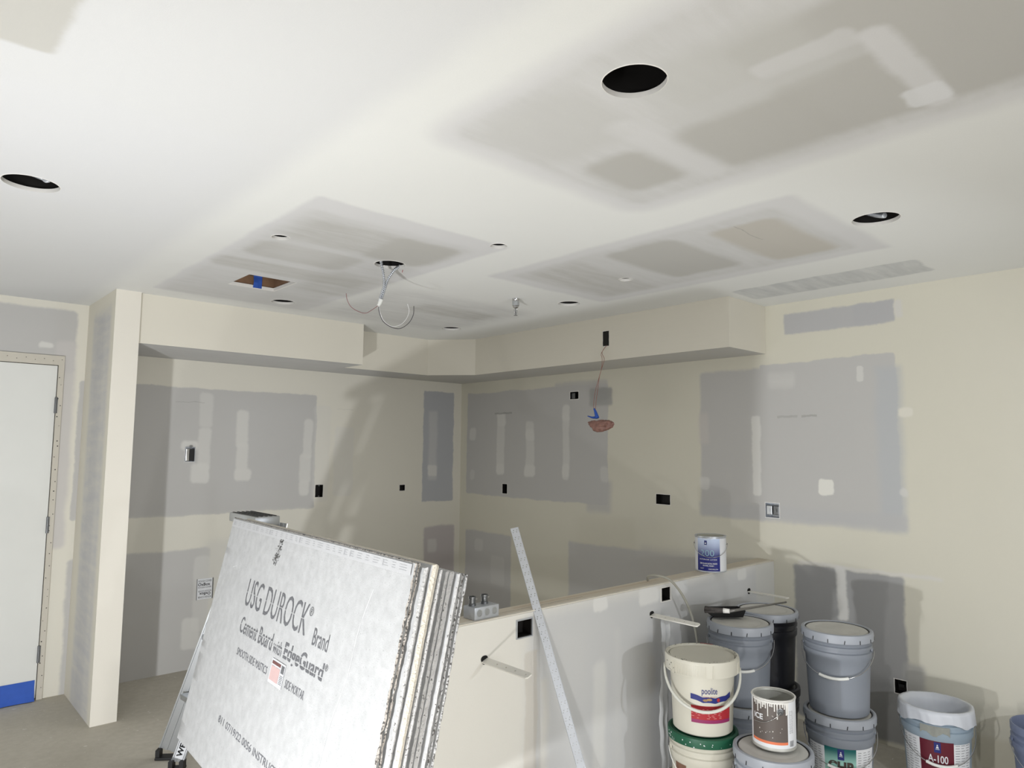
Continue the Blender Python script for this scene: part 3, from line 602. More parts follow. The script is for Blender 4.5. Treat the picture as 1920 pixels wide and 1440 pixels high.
# ------------------------------------------------------------------ junction box on the half wall top
jx, jy = on(2, ZH, 906, 1158).x, 2.150
t = thing('junction_box', 'galvanised multi-gang steel box with two short connectors, lying on the half wall', 'junction box', (jx, jy, ZH))
bm = B(); box(bm, (-.062, -.035, .0005), (.062, .035, .048), bev=.003); obj('box_body', bm, M_steel, t, True, 30)
bm = B()
for x in (-.038, 0, .038):
    lathe(bm, [(.0135, 0), (.0135, .0012), (.0115, .0014), (.0115, .0004), (.0001, .0006)], 24, M=Matrix.Translation((x, -.0352, .026)) @ Matrix.Rotation(PI/2, 4, 'X'))
obj('knockout', bm, M_alu, t, True, 40)
for x in (-.04, .022):
    bm = B(); lathe(bm, [(.015, .048), (.015, .056), (.012, .057), (.0125, .075), (.0145, .076), (.0145, .083), (.010, .083), (.010, .058)], 20, c=(x, .008, 0)); o = obj('connector', bm, M_steeld, t, True, 35)
    bm = B(); lathe(bm, [(.003, 0), (.003, .012)], 8, cap1=True, M=Matrix.Translation((x+.012, .008, .07)) @ Matrix.Rotation(PI/2, 4, 'Y')); obj('screw', bm, M_chrome, o)

# ------------------------------------------------------------------ grey cable over the half wall
def cy(px, py, y): return on(1, y, px, py)
pts = [V((on(2, ZH+.008, 1202, 1086).x, 2.17, ZH+.008)), cy(1216, 1080, 2.15), cy(1231, 1079, 2.10), cy(1254, 1086, 2.05), cy(1273, 1106, 2.02), cy(1287, 1130, 2.01), cy(1298, 1158, 2.01), cy(1306, 1195, 2.02), cy(1308, 1240, 2.04), cy(1306, 1300, 2.06)]
bm = B(); sp = smooth_pts(pts, 14); tube(bm, sp, .006, 10); tag(obj('cable', bm, mat('grey_cable', (158, 156, 146), .5), smooth=True), 'grey cable arching over the half wall and down behind the buckets', 'cable')

# ------------------------------------------------------------------ leaning perforated strip
SC, SF = V((2.063, 2.101, 0.884)), V((2.104, 1.75, 0.))
sd = (SC-SF).normalized(); swd = V((.93, -.36, 0)); swd = (swd-sd*swd.dot(sd)).normalized(); sn = sd.cross(swd)
if sn.y > 0: sn = -sn
SL = (SC-SF).length+.345; hwd = .0175
M4 = Matrix(((swd.x, sd.x, sn.x, SF.x), (swd.y, sd.y, sn.y, SF.y), (swd.z, sd.z, sn.z, SF.z), (0, 0, 0, 1)))
bm = B(); ns = int(SL/.03); sg = SL/ns
for k in range(ns):
    y = sg*k; hl = [circ(x, y+.015+dy, .0021, 7) for x, dy in ((-.011, -.004), (-.007, .004), (.010, .004), (.006, -.004))]
    if k in (16, 27): hl.append(circ(.001, y+.0245, .003, 10))
    prism(bm, [(-hwd, y), (hwd, y), (hwd, y+sg), (-hwd, y+sg)], .0012, M4 @ Matrix.Translation((0, 0, .0016)), hl)
for x in (-hwd, hwd): tube(bm, [M4 @ V((x, 0, .001)), M4 @ V((x, SL, .001))], .0016, 6)
tag(obj('metal_strip', bm, mat('strip_zinc', (188, 191, 196), .45, .3, var=.05)), 'long perforated white metal corner strip leaning on the half wall', 'metal strip')
# ------------------------------------------------------------------ cement boards
TL = V((1.209, 3.164, 1.223)); by, bt = -0.049, 0.213
bu = V((math.sin(by), -math.cos(by), 0)); bn0 = V((-math.cos(by), -math.sin(by), 0))
bw = V((0, 0, -1))*math.cos(bt)+bn0*math.sin(bt); bN = bu.cross(bw)     # bN points away behind the face?
if bN.dot(bn0) < 0: bN = -bN
M_board = NT('cement_board_face', .95, 0, .15)
c = M_board.mix(M_board.mapr(M_board.noise(30, 5), .3, .7), lin((188, 189, 190)), lin((202, 203, 204)))
c = M_board.mix(M_board.mapr(M_board.noise(190, 2), .64, .72), c, lin((176, 177, 178))); M_board.color(c).bump(M_board.noise(260, 3), .3, .002); M_board = M_board.m
def edge_mat(nm, a_, b_, thr):
    t = NT(nm, .95, 0, .1); c = t.mix(t.noise(40, 3), lin(a_), lin(b_)); t.color(t.mix(t.mapr(t.noise(150, 3), thr, thr+.06), c, lin((92, 90, 88)))).bump(t.noise(120, 4), .9, .006); return t.m
M_e1 = edge_mat('board_edge_grey', (176, 176, 176), (202, 202, 202), .62); M_e2 = edge_mat('board_edge_cream', (204, 196, 182), (214, 210, 200), .67); M_e4 = edge_mat('board_edge_pitted', (158, 158, 158), (188, 188, 188), .52); M_e3 = edge_mat('board_edge_torn', (164, 156, 148), (196, 192, 186), .53)
def board_obj(name, off, W, Hh, u0, w0, th, em, jit, seed, parent=None):
    random.seed(seed); bm = B(); nu, nw = 18, 70; o = TL+bN*(-off)
    grid = {}
    for s in (0, 1):
        for i in range(nu+1):
            for j in range(nw+1):
                u_ = W*i/nu; w_ = Hh*j/nw
                if i == nu: u_ += random.uniform(-jit, jit*.4)
                d = th*s
                if i in (0, nu) or j in (0, nw): d = th*s+(0.0028 if s == 0 else -0.0028)
                grid[s, i, j] = bm.verts.new(o+bu*(u0+u_)+bw*(w0+w_)-bN*d)
    for s in (0, 1):
        for i in range(nu):
            for j in range(nw): bm.faces.new((grid[s, i, j], grid[s, i+1, j], grid[s, i+1, j+1], grid[s, i, j+1]))
    def side(seq):
        mids = []
        for q in seq:
            a_, b_ = grid[(0,)+q].co, grid[(1,)+q].co; e = (bu*(1 if q[0] == nu else (-1 if q[0] == 0 else 0))+bw*(1 if q[1] == nw else (-1 if q[1] == 0 else 0)))
            mids.append(bm.verts.new((a_+b_)/2+e*min(.0045, th*.25)+bu*random.uniform(-jit, jit)*.3))
        for k in range(len(seq)-1):
            p, q = seq[k], seq[k+1]
            for s in (0, 1):
                f = bm.faces.new((grid[(s,)+p], grid[(s,)+q], mids[k+1], mids[k])); f.material_index = 1
    side([(i, 0) for i in range(nu+1)]); side([(i, nw) for i in range(nu+1)]); side([(0, j) for j in range(nw+1)]); side([(nu, j) for j in range(nw+1)])
    return obj(name, bm, [M_board, em], parent, True, 40)
th = .0123; off = 0.0; random.seed(11)
specs = [(M_e3, .006, .0127, .0), (M_e3, .005, .0127, .003), .002, (M_e1, .0022, .020, .010), .0008, (M_e2, .0012, .027, .016), .001, (M_e1, .002, .018, .012), .011, (M_e1, .002, .0155, .0), .004, (M_e1, .002, .021, -.003), .0012, (M_e1, .0022, .0145, .004), .001, (M_e4, .003, .0135, .003), .0008, (M_e4, .003, .0127, .004)]
labs = ['front cement board of the leaning stack, printed face toward the room, torn right edge', 'second board of the leaning stack, right behind the printed one, torn edge', 'pale grey edged cement board between the torn boards and the cream one', 'thick cream edged board near the middle of the leaning stack', 'grey edged board just in front of the dark gap in the stack', 'slim cement board just behind the dark gap in the stack', 'widest pale board behind the dark gap, third from the rear', 'grey edged board in front of the two rearmost pitted ones', 'last but one board of the leaning stack, pitted dark edge', 'rearmost cement board of the stack, next to the half wall']
k = 0
for sp_ in specs:
    if isinstance(sp_, float): off += sp_; continue
    em, jit, tk, du = sp_
    if k == 0:
        t0 = thing('cement_board', labs[0], 'cement board', (0, 0, 0), 0, 'cement boards leaning in a stack')
        board_obj('panel', off, 1.524, .914, 0, 0, tk, em, jit, 20, t0)
    else:
        o = board_obj('cement_board', off, 1.524+random.uniform(-.004, .004), .914, du-.002, (.008 if k > 1 else .0)-(.012 if em is M_e2 else 0)+.03*off, tk, em, jit, 20+k); tag(o, labs[k], 'cement board', 'cement boards leaning in a stack')
    off += tk+.0004; k += 1
STACKT = off
fo = lambda x, y: TL+bu*x+bw*(-y)+bN*.0012
M_stk = M_ink
bm = text_on([('USG DUROCK', .372, .955, -.312, -.210, -.004, [-.262])], fo); obj('lettering', bm, M_ink, t0)
bm = text_on([('\u00ae', .955, .985, -.245, -.215), ('Brand', 1.02, 1.133, -.325, -.272, 0.0), ('Cement Board', .389, .72, -.41, -.352, .004, [-.38]), ('with', .735, .81, -.41, -.365, 0, [-.388]), ('EdgeGuard', .83, 1.14, -.425, -.356, .02, [-.375, -.398]), ('\u00ae', 1.145, 1.165, -.375, -.355)], fo); obj('lettering', bm, M_ink, t0)
bm = text_on([('SMOOTH SIDE MASTICS', .42, .73, -.488, -.462), ('SIDE MORTAR', .895, 1.047, -.488, -.462), ('811 07/19/22 0056 INSTRUCTIONS', .403, 1.09, -.735, -.711)], fo); obj('lettering', bm, M_inkl, t0)
fo2 = lambda x, y, d=.0022: TL+bu*x+bw*(-y)+bN*d
def flat(bm, x0, x1, y0, y1, f, thk=.0006, mi=0):
    v = [bm.verts.new(f(x, y)) for x, y in ((x0, y0), (x1, y0), (x1, y1), (x0, y1))]; bm.faces.new(v).material_index = mi
bm = B(); flat(bm, .757, .875, -.502, -.424, fo2); st = obj('price_sticker', bm, M_paper, t0)
bm = B(); flat(bm, .764, .838, -.492, -.446, lambda x, y: fo2(x, y, .0030)); obj('pink_panel', bm, mat('pale_red_print', (214, 184, 182), .7), st)
bm = B(); flat(bm, .764, .838, -.440, -.430, lambda x, y: fo2(x, y, .0030)); obj('dark_band', bm, mat('brick_print', (120, 84, 82), .7), st)
bm = B()
for q in range(9): flat(bm, .846+.0028*q, .8475+.0028*q, -.455, -.430, lambda x, y: fo2(x, y, .0030))
for q in range(6): flat(bm, .845, .870, -.464-.005*q, -.4625-.005*q, lambda x, y: fo2(x, y, .0030))
obj('small_print', bm, M_ink, st)
# edge tape along the top with faint printing, scuff and scratch marks
bm = B(); flat(bm, .01, 1.515, -.036, -.004, lambda x, y: fo2(x, y, .0008)); tp = obj('edge_tape', bm, mat('edge_tape', (200, 201, 203), .8, var=.03, scale=60), t0)
bm = B(); random.seed(4); x = .04
while x < 1.49:
    wd = random.uniform(.02, .05)
    for q in range(3): flat(bm, x, x+wd*random.uniform(.6, .95), -.012-.007*q, -.0105-.007*q, lambda a_, b_: fo2(a_, b_, .0014))
    if random.random() < .18: flat(bm, x-.008, x-.002, -.028, -.010, lambda a_, b_: fo2(a_, b_, .0014))
    x += wd+.02
obj('tape_print', bm, mat('tape_print', (178, 179, 182), .8), tp)
bm = B(); random.seed(9)
for _ in range(150):
    x, y, r = random.gauss(.582, .012), -random.uniform(.035, .130), random.uniform(.0006, .0022)*random.choice((1, 1, 1.8))
    x += (y+.08)*.25; p = [fo2(x+r*1.6*math.cos(q*PI/3)*random.uniform(.5, 1.3), y+r*math.sin(q*PI/3)*random.uniform(.5, 1.3), .0012) for q in range(6)]
    bm.faces.new([bm.verts.new(v) for v in p])
obj('gouge', bm, mat('gouge_dark', (96, 95, 94), .9), t0)
bm = B(); random.seed(5)
for seg in ([(1.335, -.10), (1.30, -.22), (1.29, -.36), (1.25, -.50), (1.235, -.64), (1.22, -.74)], [(.15, -.195), (.19, -.185), (.20, -.20)], [(.28, -.52), (.31, -.56)]):
    sp = smooth_pts([fo2(*q, .0008) for q in seg], 8)
    for a_, b_ in zip(sp, sp[1:]):
        d = (b_-a_).cross(bN).normalized()*random.uniform(.0008, .002); bm.faces.new([bm.verts.new(v) for v in (a_-d, b_-d, b_+d, a_+d)])
obj('scratch', bm, mat('scratch_light', (226, 227, 228), .9), t0)
# timber blocks that carry the boards, below the frame
zb = (TL+bw*.914).z-.085
bq = TL+bw*.914+bu*.9-bN*(STACKT/2)
t = thing('timber_block', 'pine timber blocks under the middle of the leaning cement boards', 'timber', (bq.x, bq.y, 0))
for q in range(2):
    bm = B(); box(bm, (-.16, -.45, .001+q*.15), (.12, .35, .001+q*.15+(.149 if q == 0 else zb-.152)), bev=.004); obj('block', bm, M_wood, t)

# ------------------------------------------------------------------ stepladder behind the boards
t = thing('stepladder', 'aluminium stepladder leaning behind the cement boards, black feet', 'ladder', (1.19, 3.72, 0))
lo = -V(t.location)
def rail(bm, p, q, wa, wb, wd, th_=.022):
    """a ribbed channel from p to q, web width wa->wb along wd"""
    ax = (q-p).normalized(); wd = (wd-ax*wd.dot(ax)).normalized(); nn = ax.cross(wd).normalized()
    prof = [(-1, th_), (-1, 0), (-.86, 0), (-.84, .004), (-.5, .004), (-.48, 0), (-.2, 0), (-.18, .004), (.18, .004), (.2, 0), (.48, 0), (.5, .004), (.84, .004), (.86, 0), (1, 0), (1, th_), (.9, th_), (.9, .007), (-.9, .007), (-.9, th_)]
    r = []
    for e, wv in ((p, wa), (q, wb)): r.append([bm.verts.new(e+wd*(x*wv/2)+nn*y) for x, y in prof])
    n = len(prof)
    for k in range(n): bm.faces.new((r[0][k], r[0][(k+1) % n], r[1][(k+1) % n], r[1][k]))
    bm.faces.new(r[0][::-1]); bm.faces.new(r[1])
f1a, f1b = V((1.185, 3.800, .035)), V((1.435, 3.50, 1.18))
f2a, f2b = V((1.175, 3.640, .035)), V((1.415, 3.34, 1.18))
n1a, n1b = V((1.25, 3.24, .035)), V((1.46, 3.23, 1.18))
wd = V((.8, -.62, 0))
for p, q, wv in ((f1a, f1b, .105), (f2a, f2b, .06), (n1a, n1b, .07)):
    bm = B(); rail(bm, p+lo, q+lo, wv, wv*.8, wd); obj('rail', bm, M_alu, t)
for p, wv in ((f1a, .115), (f2a, .07), (n1a, .08)):
    bm = B(); a_ = p+lo; dd = wd.normalized(); nn = V((-dd.y, dd.x, 0))
    M4 = Matrix(((dd.x, nn.x, 0, a_.x), (dd.y, nn.y, 0, a_.y), (0, 0, 1, 0), (0, 0, 0, 1)))
    box(bm, (-wv/2, -.028, .001), (wv/2, .028, .012), M4, bev=.003); box(bm, (-wv/2, -.02, .012), (-wv/2+.02, .02, .045), M4); box(bm, (wv/2-.02, -.02, .012), (wv/2, .02, .045), M4); obj('foot', bm, M_black, t)
for z in (.31, .60, .89):
    s_ = (z-.035)/1.145; a_ = f1a.lerp(f1b, s_)+lo; b_ = n1a.lerp(n1b, s_)+lo
    bm = B(); ax = (b_-a_).normalized(); sd = V((-ax.y, ax.x, 0)); M4 = Matrix(((ax.x, sd.x, 0, a_.x), (ax.y, sd.y, 0, a_.y), (ax.z, sd.z, 1, a_.z), (0, 0, 0, 1)))
    box(bm, (0, -.045, -.012), ((b_-a_).length, .045, .012), M4); obj('step', bm, M_alu, t)
    bm = B(); v = [bm.verts.new(a_+q) for q in (V((-.02, -.01, -.01)), V((.02, -.10, -.012)), V((-.012, -.005, -.13)))]; bm.faces.new(v)
    r = bmesh.ops.extrude_face_region(bm, geom=bm.faces[:]); [setattr(q, 'co', q.co+V((.004, .003, 0))) for q in r['geom'] if isinstance(q, bmesh.types.BMVert)]; obj('gusset', bm, M_steeld, t)
bm = B(); cz = 1.205; box(bm, (1.315, 3.185, cz-.03), (1.435, 3.50, cz+.012), Matrix.Translation(lo), bev=.006); cap = obj('top_cap', bm, M_alu, t, True, 30)
bm = B()
for q in range(5): box(bm, (1.327+q*.022, 3.195, cz+.0125), (1.335+q*.022, 3.49, cz+.0145), Matrix.Translation(lo))
obj('rib', bm, M_black, cap)
ax = (f2b-f2a).normalized(); wv = (V(wd)-ax*V(wd).dot(ax)).normalized(); nn = ax.cross(wv).normalized()
bm = B(); q0 = f2a+ax*.02+lo
v = [bm.verts.new(q0+wv*x+ax*y-nn*.0035) for x, y in ((-.026, 0), (.026, 0), (.026, .26), (-.026, .26))]; bm.faces.new(v); pl = obj('name_label', bm, M_paper, t)
bm = text_on([('WERNER', .0, .17, -.012, .014, .03)], lambda x, y: q0+ax*(x+.01)-wv*y-nn*.0048); obj('lettering', bm, M_inkb, pl)
bm = B()
for s in (-.021, .021):
    v = [bm.verts.new(q0+wv*x+ax*y-nn*.0045) for x, y in ((s-.001, 0), (s+.001, 0), (s+.001, .26), (s-.001, .26))]; bm.faces.new(v)
obj('pinstripe', bm, M_inkb, pl)

# ------------------------------------------------------------------ buckets
def bucket_r(z, rb=.126, rt=.1425, h=.355): return rb+(rt-rb)*z/h
M_bg = mat('bucket_grey', (134, 140, 150), .42, 0, .5, var=.05)
M_bgl = mat('lid_grey', (162, 167, 176), .42, 0, .5, var=.04)
M_bk = mat('bucket_black', (44, 45, 52), .35, 0, .5)
M_bw = mat('bucket_white', (200, 197, 184), .45, 0, .5, var=.03)
M_cem = mat('dusty_lid', (196, 195, 190), .85, var=.14, scale=14)
M_green = mat('green_lid', (24, 84, 60), .45, var=.12)
def cyl(bm, r0f, a0, a1, z0, z1, off, n=24, mi=0, nz=4):
    g = [[bm.verts.new(V(((r0f(z0+(z1-z0)*j/nz)+off)*math.cos(a0+(a1-a0)*i/n), (r0f(z0+(z1-z0)*j/nz)+off)*math.sin(a0+(a1-a0)*i/n), z0+(z1-z0)*j/nz))) for j in range(nz+1)] for i in range(n+1)]
    for i in range(n):
        for j in range(nz): bm.faces.new((g[i][j], g[i+1][j], g[i+1][j+1], g[i][j+1])).material_index = mi
def wrap(rf, a_c, off):                      # x to the right as seen from outside, y up
    return lambda x, y: V(((rf(y)+off)*math.cos(a_c+x/rf(y)), (rf(y)+off)*math.sin(a_c+x/rf(y)), y))
def bucket(name, label, loc, body, lid=None, facing=0.0, handle=None, h=.355, group=None, open_=False, cat='bucket', notch=True, gasket=True, ribs=True):
    """origin at the base; local -Y direction faces the room camera when facing = bearing"""
    t = thing(name, label, cat, loc, 0, group); rf = lambda z: bucket_r(z, h=h)
    R = rf(h)
    prof = [(rf(0)-.012, .0005), (rf(0)-.004, .0008), (rf(0), .006)]+[(rf(z), z) for z in (.05, .12, .2)]
    if ribs: prof += [(rf(h-.115), h-.115), (rf(h-.105)+.007, h-.104), (rf(h-.1)+.0075, h-.085), (rf(h-.08)+.007, h-.078), (rf(h-.075), h-.074), (rf(h-.07), h-.062), (rf(h-.06)+.0065, h-.060), (rf(h-.05)+.0065, h-.050), (rf(h-.048), h-.046), (R, h-.036), (R+.004, h-.032), (R+.0045, h-.004), (R+.002, h)]
    else: prof += [(rf(h-.06), h-.06), (R, h-.004)]
    bm = B()
    if open_: prof += [(R-.002, h), (R-.004, h-.006), (rf(.02)-.003, .02)]
    lathe(bm, prof, 64, cap0=True, cap1=True); obj('body', bm, body, t, True, 38)
    if lid:
        bm = B(); rl = R+.0105
        p = [(R+.0052, h-.030), (rl, h-.029), (rl+.001, h-.006), (rl-.001, h+.006), (rl-.006, h+.0085), (rl-.012, h+.0085), (rl-.016, h+.005)]
        lathe(bm, p, 72); l = obj('lid', bm, lid, t, True, 38)
        bm = B(); lathe(bm, [(rl-.016, h+.0048), (rl-.0195, h+.003), (rl-.021, h+.0005)], 72); obj('gasket', bm, M_black if gasket else lid, l, True)
        bm = B(); lathe(bm, [(rl-.021, h+.0008), (rl-.024, h+.0042), (rl-.05, h+.0042), (rl-.055, h+.0025), (rl-.062, h+.0025), (.03, h+.0035), (.0001, h+.0035)], 64, mi=0); obj('lid_disc', bm, M_cem if notch else lid, l, True, 40)
        if notch:
            for k in range(14):
                bm = B()
                a = facing+.2+2*PI*k/14
                M4 = Matrix.Rotation(a, 4, 'Z') @ Matrix.Translation((rl+.0013, 0, h-.020)) @ Matrix.Rotation(.15*((k % 3)-1), 4, 'X')
                box(bm, (-.001, -.0012, -.009), (.0006, .0018, .007), M4); obj('tear_slot', bm, M_black, l)
    if handle is not None:
        drop, tilt, grip = handle; ze = h-.070; Rr = R+.010; pts = []
        for k in range(41):
            a = PI*k/40; x = Rr*math.cos(a); yy = math.sin(a)
            an = facing+PI/2+tilt - a                         # sweeps across the front
            pts.append(V((Rr*math.cos(an)*(1+.02*yy), Rr*math.sin(an)*(1+.02*yy), ze-drop*yy**.85)))
        bm = B(); tube(bm, pts, .0021, 8); hd = obj('bail_handle', bm, M_chrome if body is not M_bw else M_white, t, True)
        if grip:
            bm = B(); tube(bm, pts[15:26], .0065, 10); obj('grip', bm, M_white, hd, True, 40)
        bm = B()
        for p_ in (pts[0], pts[-1]):
            an = math.atan2(p_.y, p_.x); lathe(bm, [(.013, 0), (.013, .006), (.009, .008)], 16, cap1=True, M=Matrix.Rotation(an, 4, 'Z') @ Matrix.Translation((R-.002, 0, ze)) @ Matrix.Rotation(PI/2, 4, 'Y'))
        obj('ear', bm, body, t, True, 40)
    return t, rf
def face(p, dpx=0): return math.atan2(EYE.y-p[1], EYE.x-p[0])
def logo(t, rf, a, z0, z1, wd, off=.0018):
    bm = B(); cyl(bm, rf, a-wd/rf(z0)/2, a+wd/rf(z0)/2, z0, z1, off, 6, nz=2); l = obj('emblem', bm, M_navy, t)
    bm = B(); f = wrap(rf, a, off+.0008); c = (z0+z1)/2+.004; s = (z1-z0)
    for poly in ([(-.006, c-.007), (.006, c-.007), (.003, c+.001), (-.003, c+.001)], [(-.0028, c+.003), (.0028, c+.003), (.0018, c+.008), (-.0018, c+.008)], [(-.0075, c-.012), (.0075, c-.012), (.0075, c-.010), (-.0075, c-.010)]):
        bm.faces.new([bm.verts.new(f(*q)) for q in poly])
    obj('emblem_mark', bm, M_paper, l); return l
H5 = .355; UP = H5+.0095
def at(z, px, py): p = on(2, z, px, py); return (p.x, p.y)
S1, S2, S3, S4, S5, S6, S7 = at(UP*2, 1387, 1163), at(UP*2, 1437, 1142), at(UP*1.5, 1571, 1252), at(.664, 1315.5, 1225), at(UP, 1449, 1400), at(.368, 1754, 1322), (3.86, .745)
def grad(name, c0, c1, z0, z1):
    t = NT(name, .5, 0, .4); sp = t.n.new('ShaderNodeSeparateXYZ'); t.link(t.co, sp.inputs[0])
    t.color(t.mix(t.mapr(sp.outputs[2], z0, z1, smooth=True), lin(c0), lin(c1))); return t.m
G5 = 'five gallon paint buckets with snap lids'
bucket('paint_bucket', 'grey bucket under the one that carries the brush tray, behind the red labelled tub', (*S1, 0), M_bg, M_bgl, face(S1), group=G5)
bucket('paint_bucket', 'grey lidded bucket carrying the black brush tray, against the half wall', (*S1, UP), M_bg, M_bgl, face(S1), (.115, .0, True), group=G5)
bucket('paint_bucket', 'black bucket at the foot of the rear stack between the two tall grey stacks', (*S2, 0), M_bk, M_bk, face(S2), group=G5, notch=False)
bucket('paint_bucket', 'black bucket with a grey lid on top of the rear stack in the wall corner', (*S2, UP+.004), M_bk, M_bgl, face(S2), group=G5)
t, rf = bucket('paint_bucket', 'grey bucket with a teal CHB label, bottom of the front grey stack', (*S3, 0), M_bg, M_bgl, face(S3), (.128, .05, True), group=G5)
a0 = face(S3)
bm = B(); cyl(bm, rf, a0-.50, a0+.47, .05, .238, .0011, 24); lb = obj('label', bm, grad('teal_label', (14, 92, 92), (150, 196, 186), .235, .17), t, True)
bm = B(); cyl(bm, rf, a0-1.15, a0-.50, .06, .234, .0011, 14); obj('label_side', bm, M_paper, t, True)
bm = B(); cyl(bm, rf, a0+.47, a0+1.2, .06, .238, .0011, 14); lp = obj('label_side', bm, M_paper, t, True)
bm = B(); random.seed(2)
for sgn, aa in ((-1, -1.1), (1, .53)):
    for r_ in range(15):
        z = .223-.0105*r_; n_ = random.uniform(.25, .55); f = wrap(rf, a0+aa, .0019)
        for q in range(3): x0 = q*.026; x1 = x0+.02*random.uniform(.6, 1); bm.faces.new([bm.verts.new(f(*p)) for p in ((x0, z), (x1, z), (x1, z+.002), (x0, z+.002))])
obj('small_print', bm, M_inkl, lp)
logo(lb, rf, a0+.005, .190, .235, .026)
bm = text_on([('CHB', -.052, .054, .136, .184, .05)], wrap(rf, a0, .0020)); obj('lettering', bm, mat('brown_print', (70, 62, 56), .6), lb)
bucket('paint_bucket', 'grey lidded bucket standing on the CHB labelled bucket, in front of the right wall', (*S3, UP), M_bg, M_bgl, face(S3), (.110, -.12, True), group=G5)
t, rf = bucket('paint_bucket', 'grey lidded bucket in front, carrying the open dripped paint can', (*S5, 0), mat('bucket_pale', (160, 167, 178), .42, 0, .5), M_bgl, face(S5), (.13, .0, True), group=G5)
# green rimmed white bucket
t, rf = bucket('paint_bucket', 'white bucket with a dark green rim under the pool plaster tub', (*S4, 0), M_bw, M_green, face(S4), (.12, .25, False), h=.350, group=G5, notch=False, gasket=False)
t.scale = (.96, .96, 1)
a0 = face(S4)
bm = B(); cyl(bm, rf, a0-1.0, a0-.55, .06, .235, .0012, 10); lb = obj('label', bm, mat('brown_label', (120, 88, 72), .6, var=.25, scale=50), t, True)
bm = text_on([('pool', -.018, .035, .212, .228, .03)], wrap(rf, a0-.02, .0018)); obj('lettering', bm, M_inkb, t)
random.seed(12); bm = B()
for k in range(22):
    a = a0+random.uniform(-1.3, 1.3); r = random.uniform(.001, .0032); z = .350-random.uniform(.026, .0)
    M4 = Matrix.Rotation(a, 4, 'Z') @ Matrix.Translation((bucket_r(.350, h=.350)+.0118, 0, z)) @ Matrix.Rotation(PI/2, 4, 'Y'); lathe(bm, [(r, 0), (r*.8, .0006)], 8, cap1=True, M=M4)
obj('splatter', bm, M_paper, t)['kind'] = 'stuff'
# pool plaster tub
zt = .350+.0095; hT = .305
t = thing('plaster_tub', 'white tub with ribbed screw lid, blue and red poolite label and plastic handle', 'tub', (*S4, zt)); rf = lambda z: .124+.012*z/hT
a0 = face(S4)
bm = B(); lathe(bm, [(.118, .0005), (.1242, .006), (.130, .15), (.1355, .26), (.1355, hT-.004)], 64, cap0=True, cap1=True); obj('body', bm, M_bw, t, True, 38)
bm = B(); lathe(bm, [(.140, hT-.062), (.1545, hT-.060), (.1565, hT-.006), (.154, hT+.002), (.146, hT+.004), (.142, hT+.001), (.140, hT-.010), (.137, hT-.013), (.0001, hT-.013)], 72); lid = obj('lid', bm, M_bw, t, True, 35)
bm = B(); lathe(bm, [(.1365, hT-.0125), (.11, hT-.0118), (.0001, hT-.0122)], 60); obj('dusty_disc', bm, M_cem, lid, True)
bm = B()
for k in range(120):
    a = 2*PI*k/120
    if (k//20) % 2 == 0: continue
    M4 = Matrix.Rotation(a+a0+.15, 4, 'Z') @ Matrix.Translation((.1552, 0, hT-.034)); box(bm, (0, -.0012, -.023), (.0022, .0012, .023), M4)
for k in range(6):
    M4 = Matrix.Rotation(a0+.30+k*PI/3, 4, 'Z') @ Matrix.Translation((.1552, 0, hT-.034)); box(bm, (0, -.002, -.026), (.003, .002, .027), M4)
obj('lid_rib', bm, M_bw, lid)['kind'] = 'stuff'
random.seed(8); bm = B()
for k in range(60):
    a = random.uniform(0, 2*PI); r0 = random.uniform(.141, .153); r = random.uniform(.0008, .0028); lathe(bm, [(r, 0), (r*.7, .0006)], 7, cap1=True, c=(r0*math.cos(a), r0*math.sin(a), hT+.0036))
for k in range(8):
    a = a0+random.uniform(-1.2, -.7); r = random.uniform(.001, .003); M4 = Matrix.Rotation(a, 4, 'Z') @ Matrix.Translation((.156, 0, hT-random.uniform(.01, .06))) @ Matrix.Rotation(PI/2, 4, 'Y'); lathe(bm, [(r, 0), (r*.8, .0008)], 7, cap1=True, M=M4)
obj('dirt_spot', bm, M_dark, lid)['kind'] = 'stuff'
bm = B(); a_ = a0+PI-.35; g = [[bm.verts.new((r*math.cos(a_+.028*q), r*math.sin(a_+.028*q), hT+.0046)) for r in (.1435+.001*math.sin(q*2.), .1525+.001*math.sin(q*3.))] for q in range(15)]
for x, y in zip(g, g[1:]): bm.faces.new((x[0], y[0], y[1], x[1]))
obj('red_smear', bm, mat('dried_red', (138, 34, 42), .6, var=.2, scale=40), lid)
bm = B(); cyl(bm, rf, a0-.36, a0+1.0, .055, .205, .0010, 28); lb = obj('label', bm, M_paper if False else M_bw, t, True)
bm = B(); cyl(bm, rf, a0-.36, a0+1.0, .072, .128, .0018, 28); obj('red_panel', bm, M_red, lb, True)
bm = B(); cyl(bm, rf, a0-.36, a0+1.0, .058, .072, .0018, 28); obj('purple_band', bm, mat('purple_print', (138, 42, 92), .5), lb, True)
bm = B(); f = wrap(rf, a0, .0020); pr = None
for q in range(29):
    x = (-.36+1.36*q/28)*.132; m_ = .150+.011*((q-14)/14)**2*1.3+.004*abs(math.sin(q*.4)); c_ = (bm.verts.new(f(x, m_-.012)), bm.verts.new(f(x, m_+.010)))
    if pr: bm.faces.new((pr[0], c_[0], c_[1], pr[1]))
    pr = c_
obj('blue_swoosh', bm, M_navy, lb, True)
bm = text_on([('poolite', -.002, .062, .168, .203, .006)], wrap(rf, a0, .0022)); obj('lettering', bm, M_navy, lb)
bm = text_on([('POOL FINISH', .004, .060, .1635, .1665)], wrap(rf, a0, .0022)); obj('small_print', bm, M_red, lb)
bm = B(); f = wrap(rf, a0, .0030)
for cx_, cz_, r_ in ((.012, .152, .009), (.028, .155, .010)): bm.faces.new([bm.verts.new(f(cx_+r_*1.2*math.cos(q*PI/5), cz_+r_*.55*math.sin(q*PI/5))) for q in range(10)])
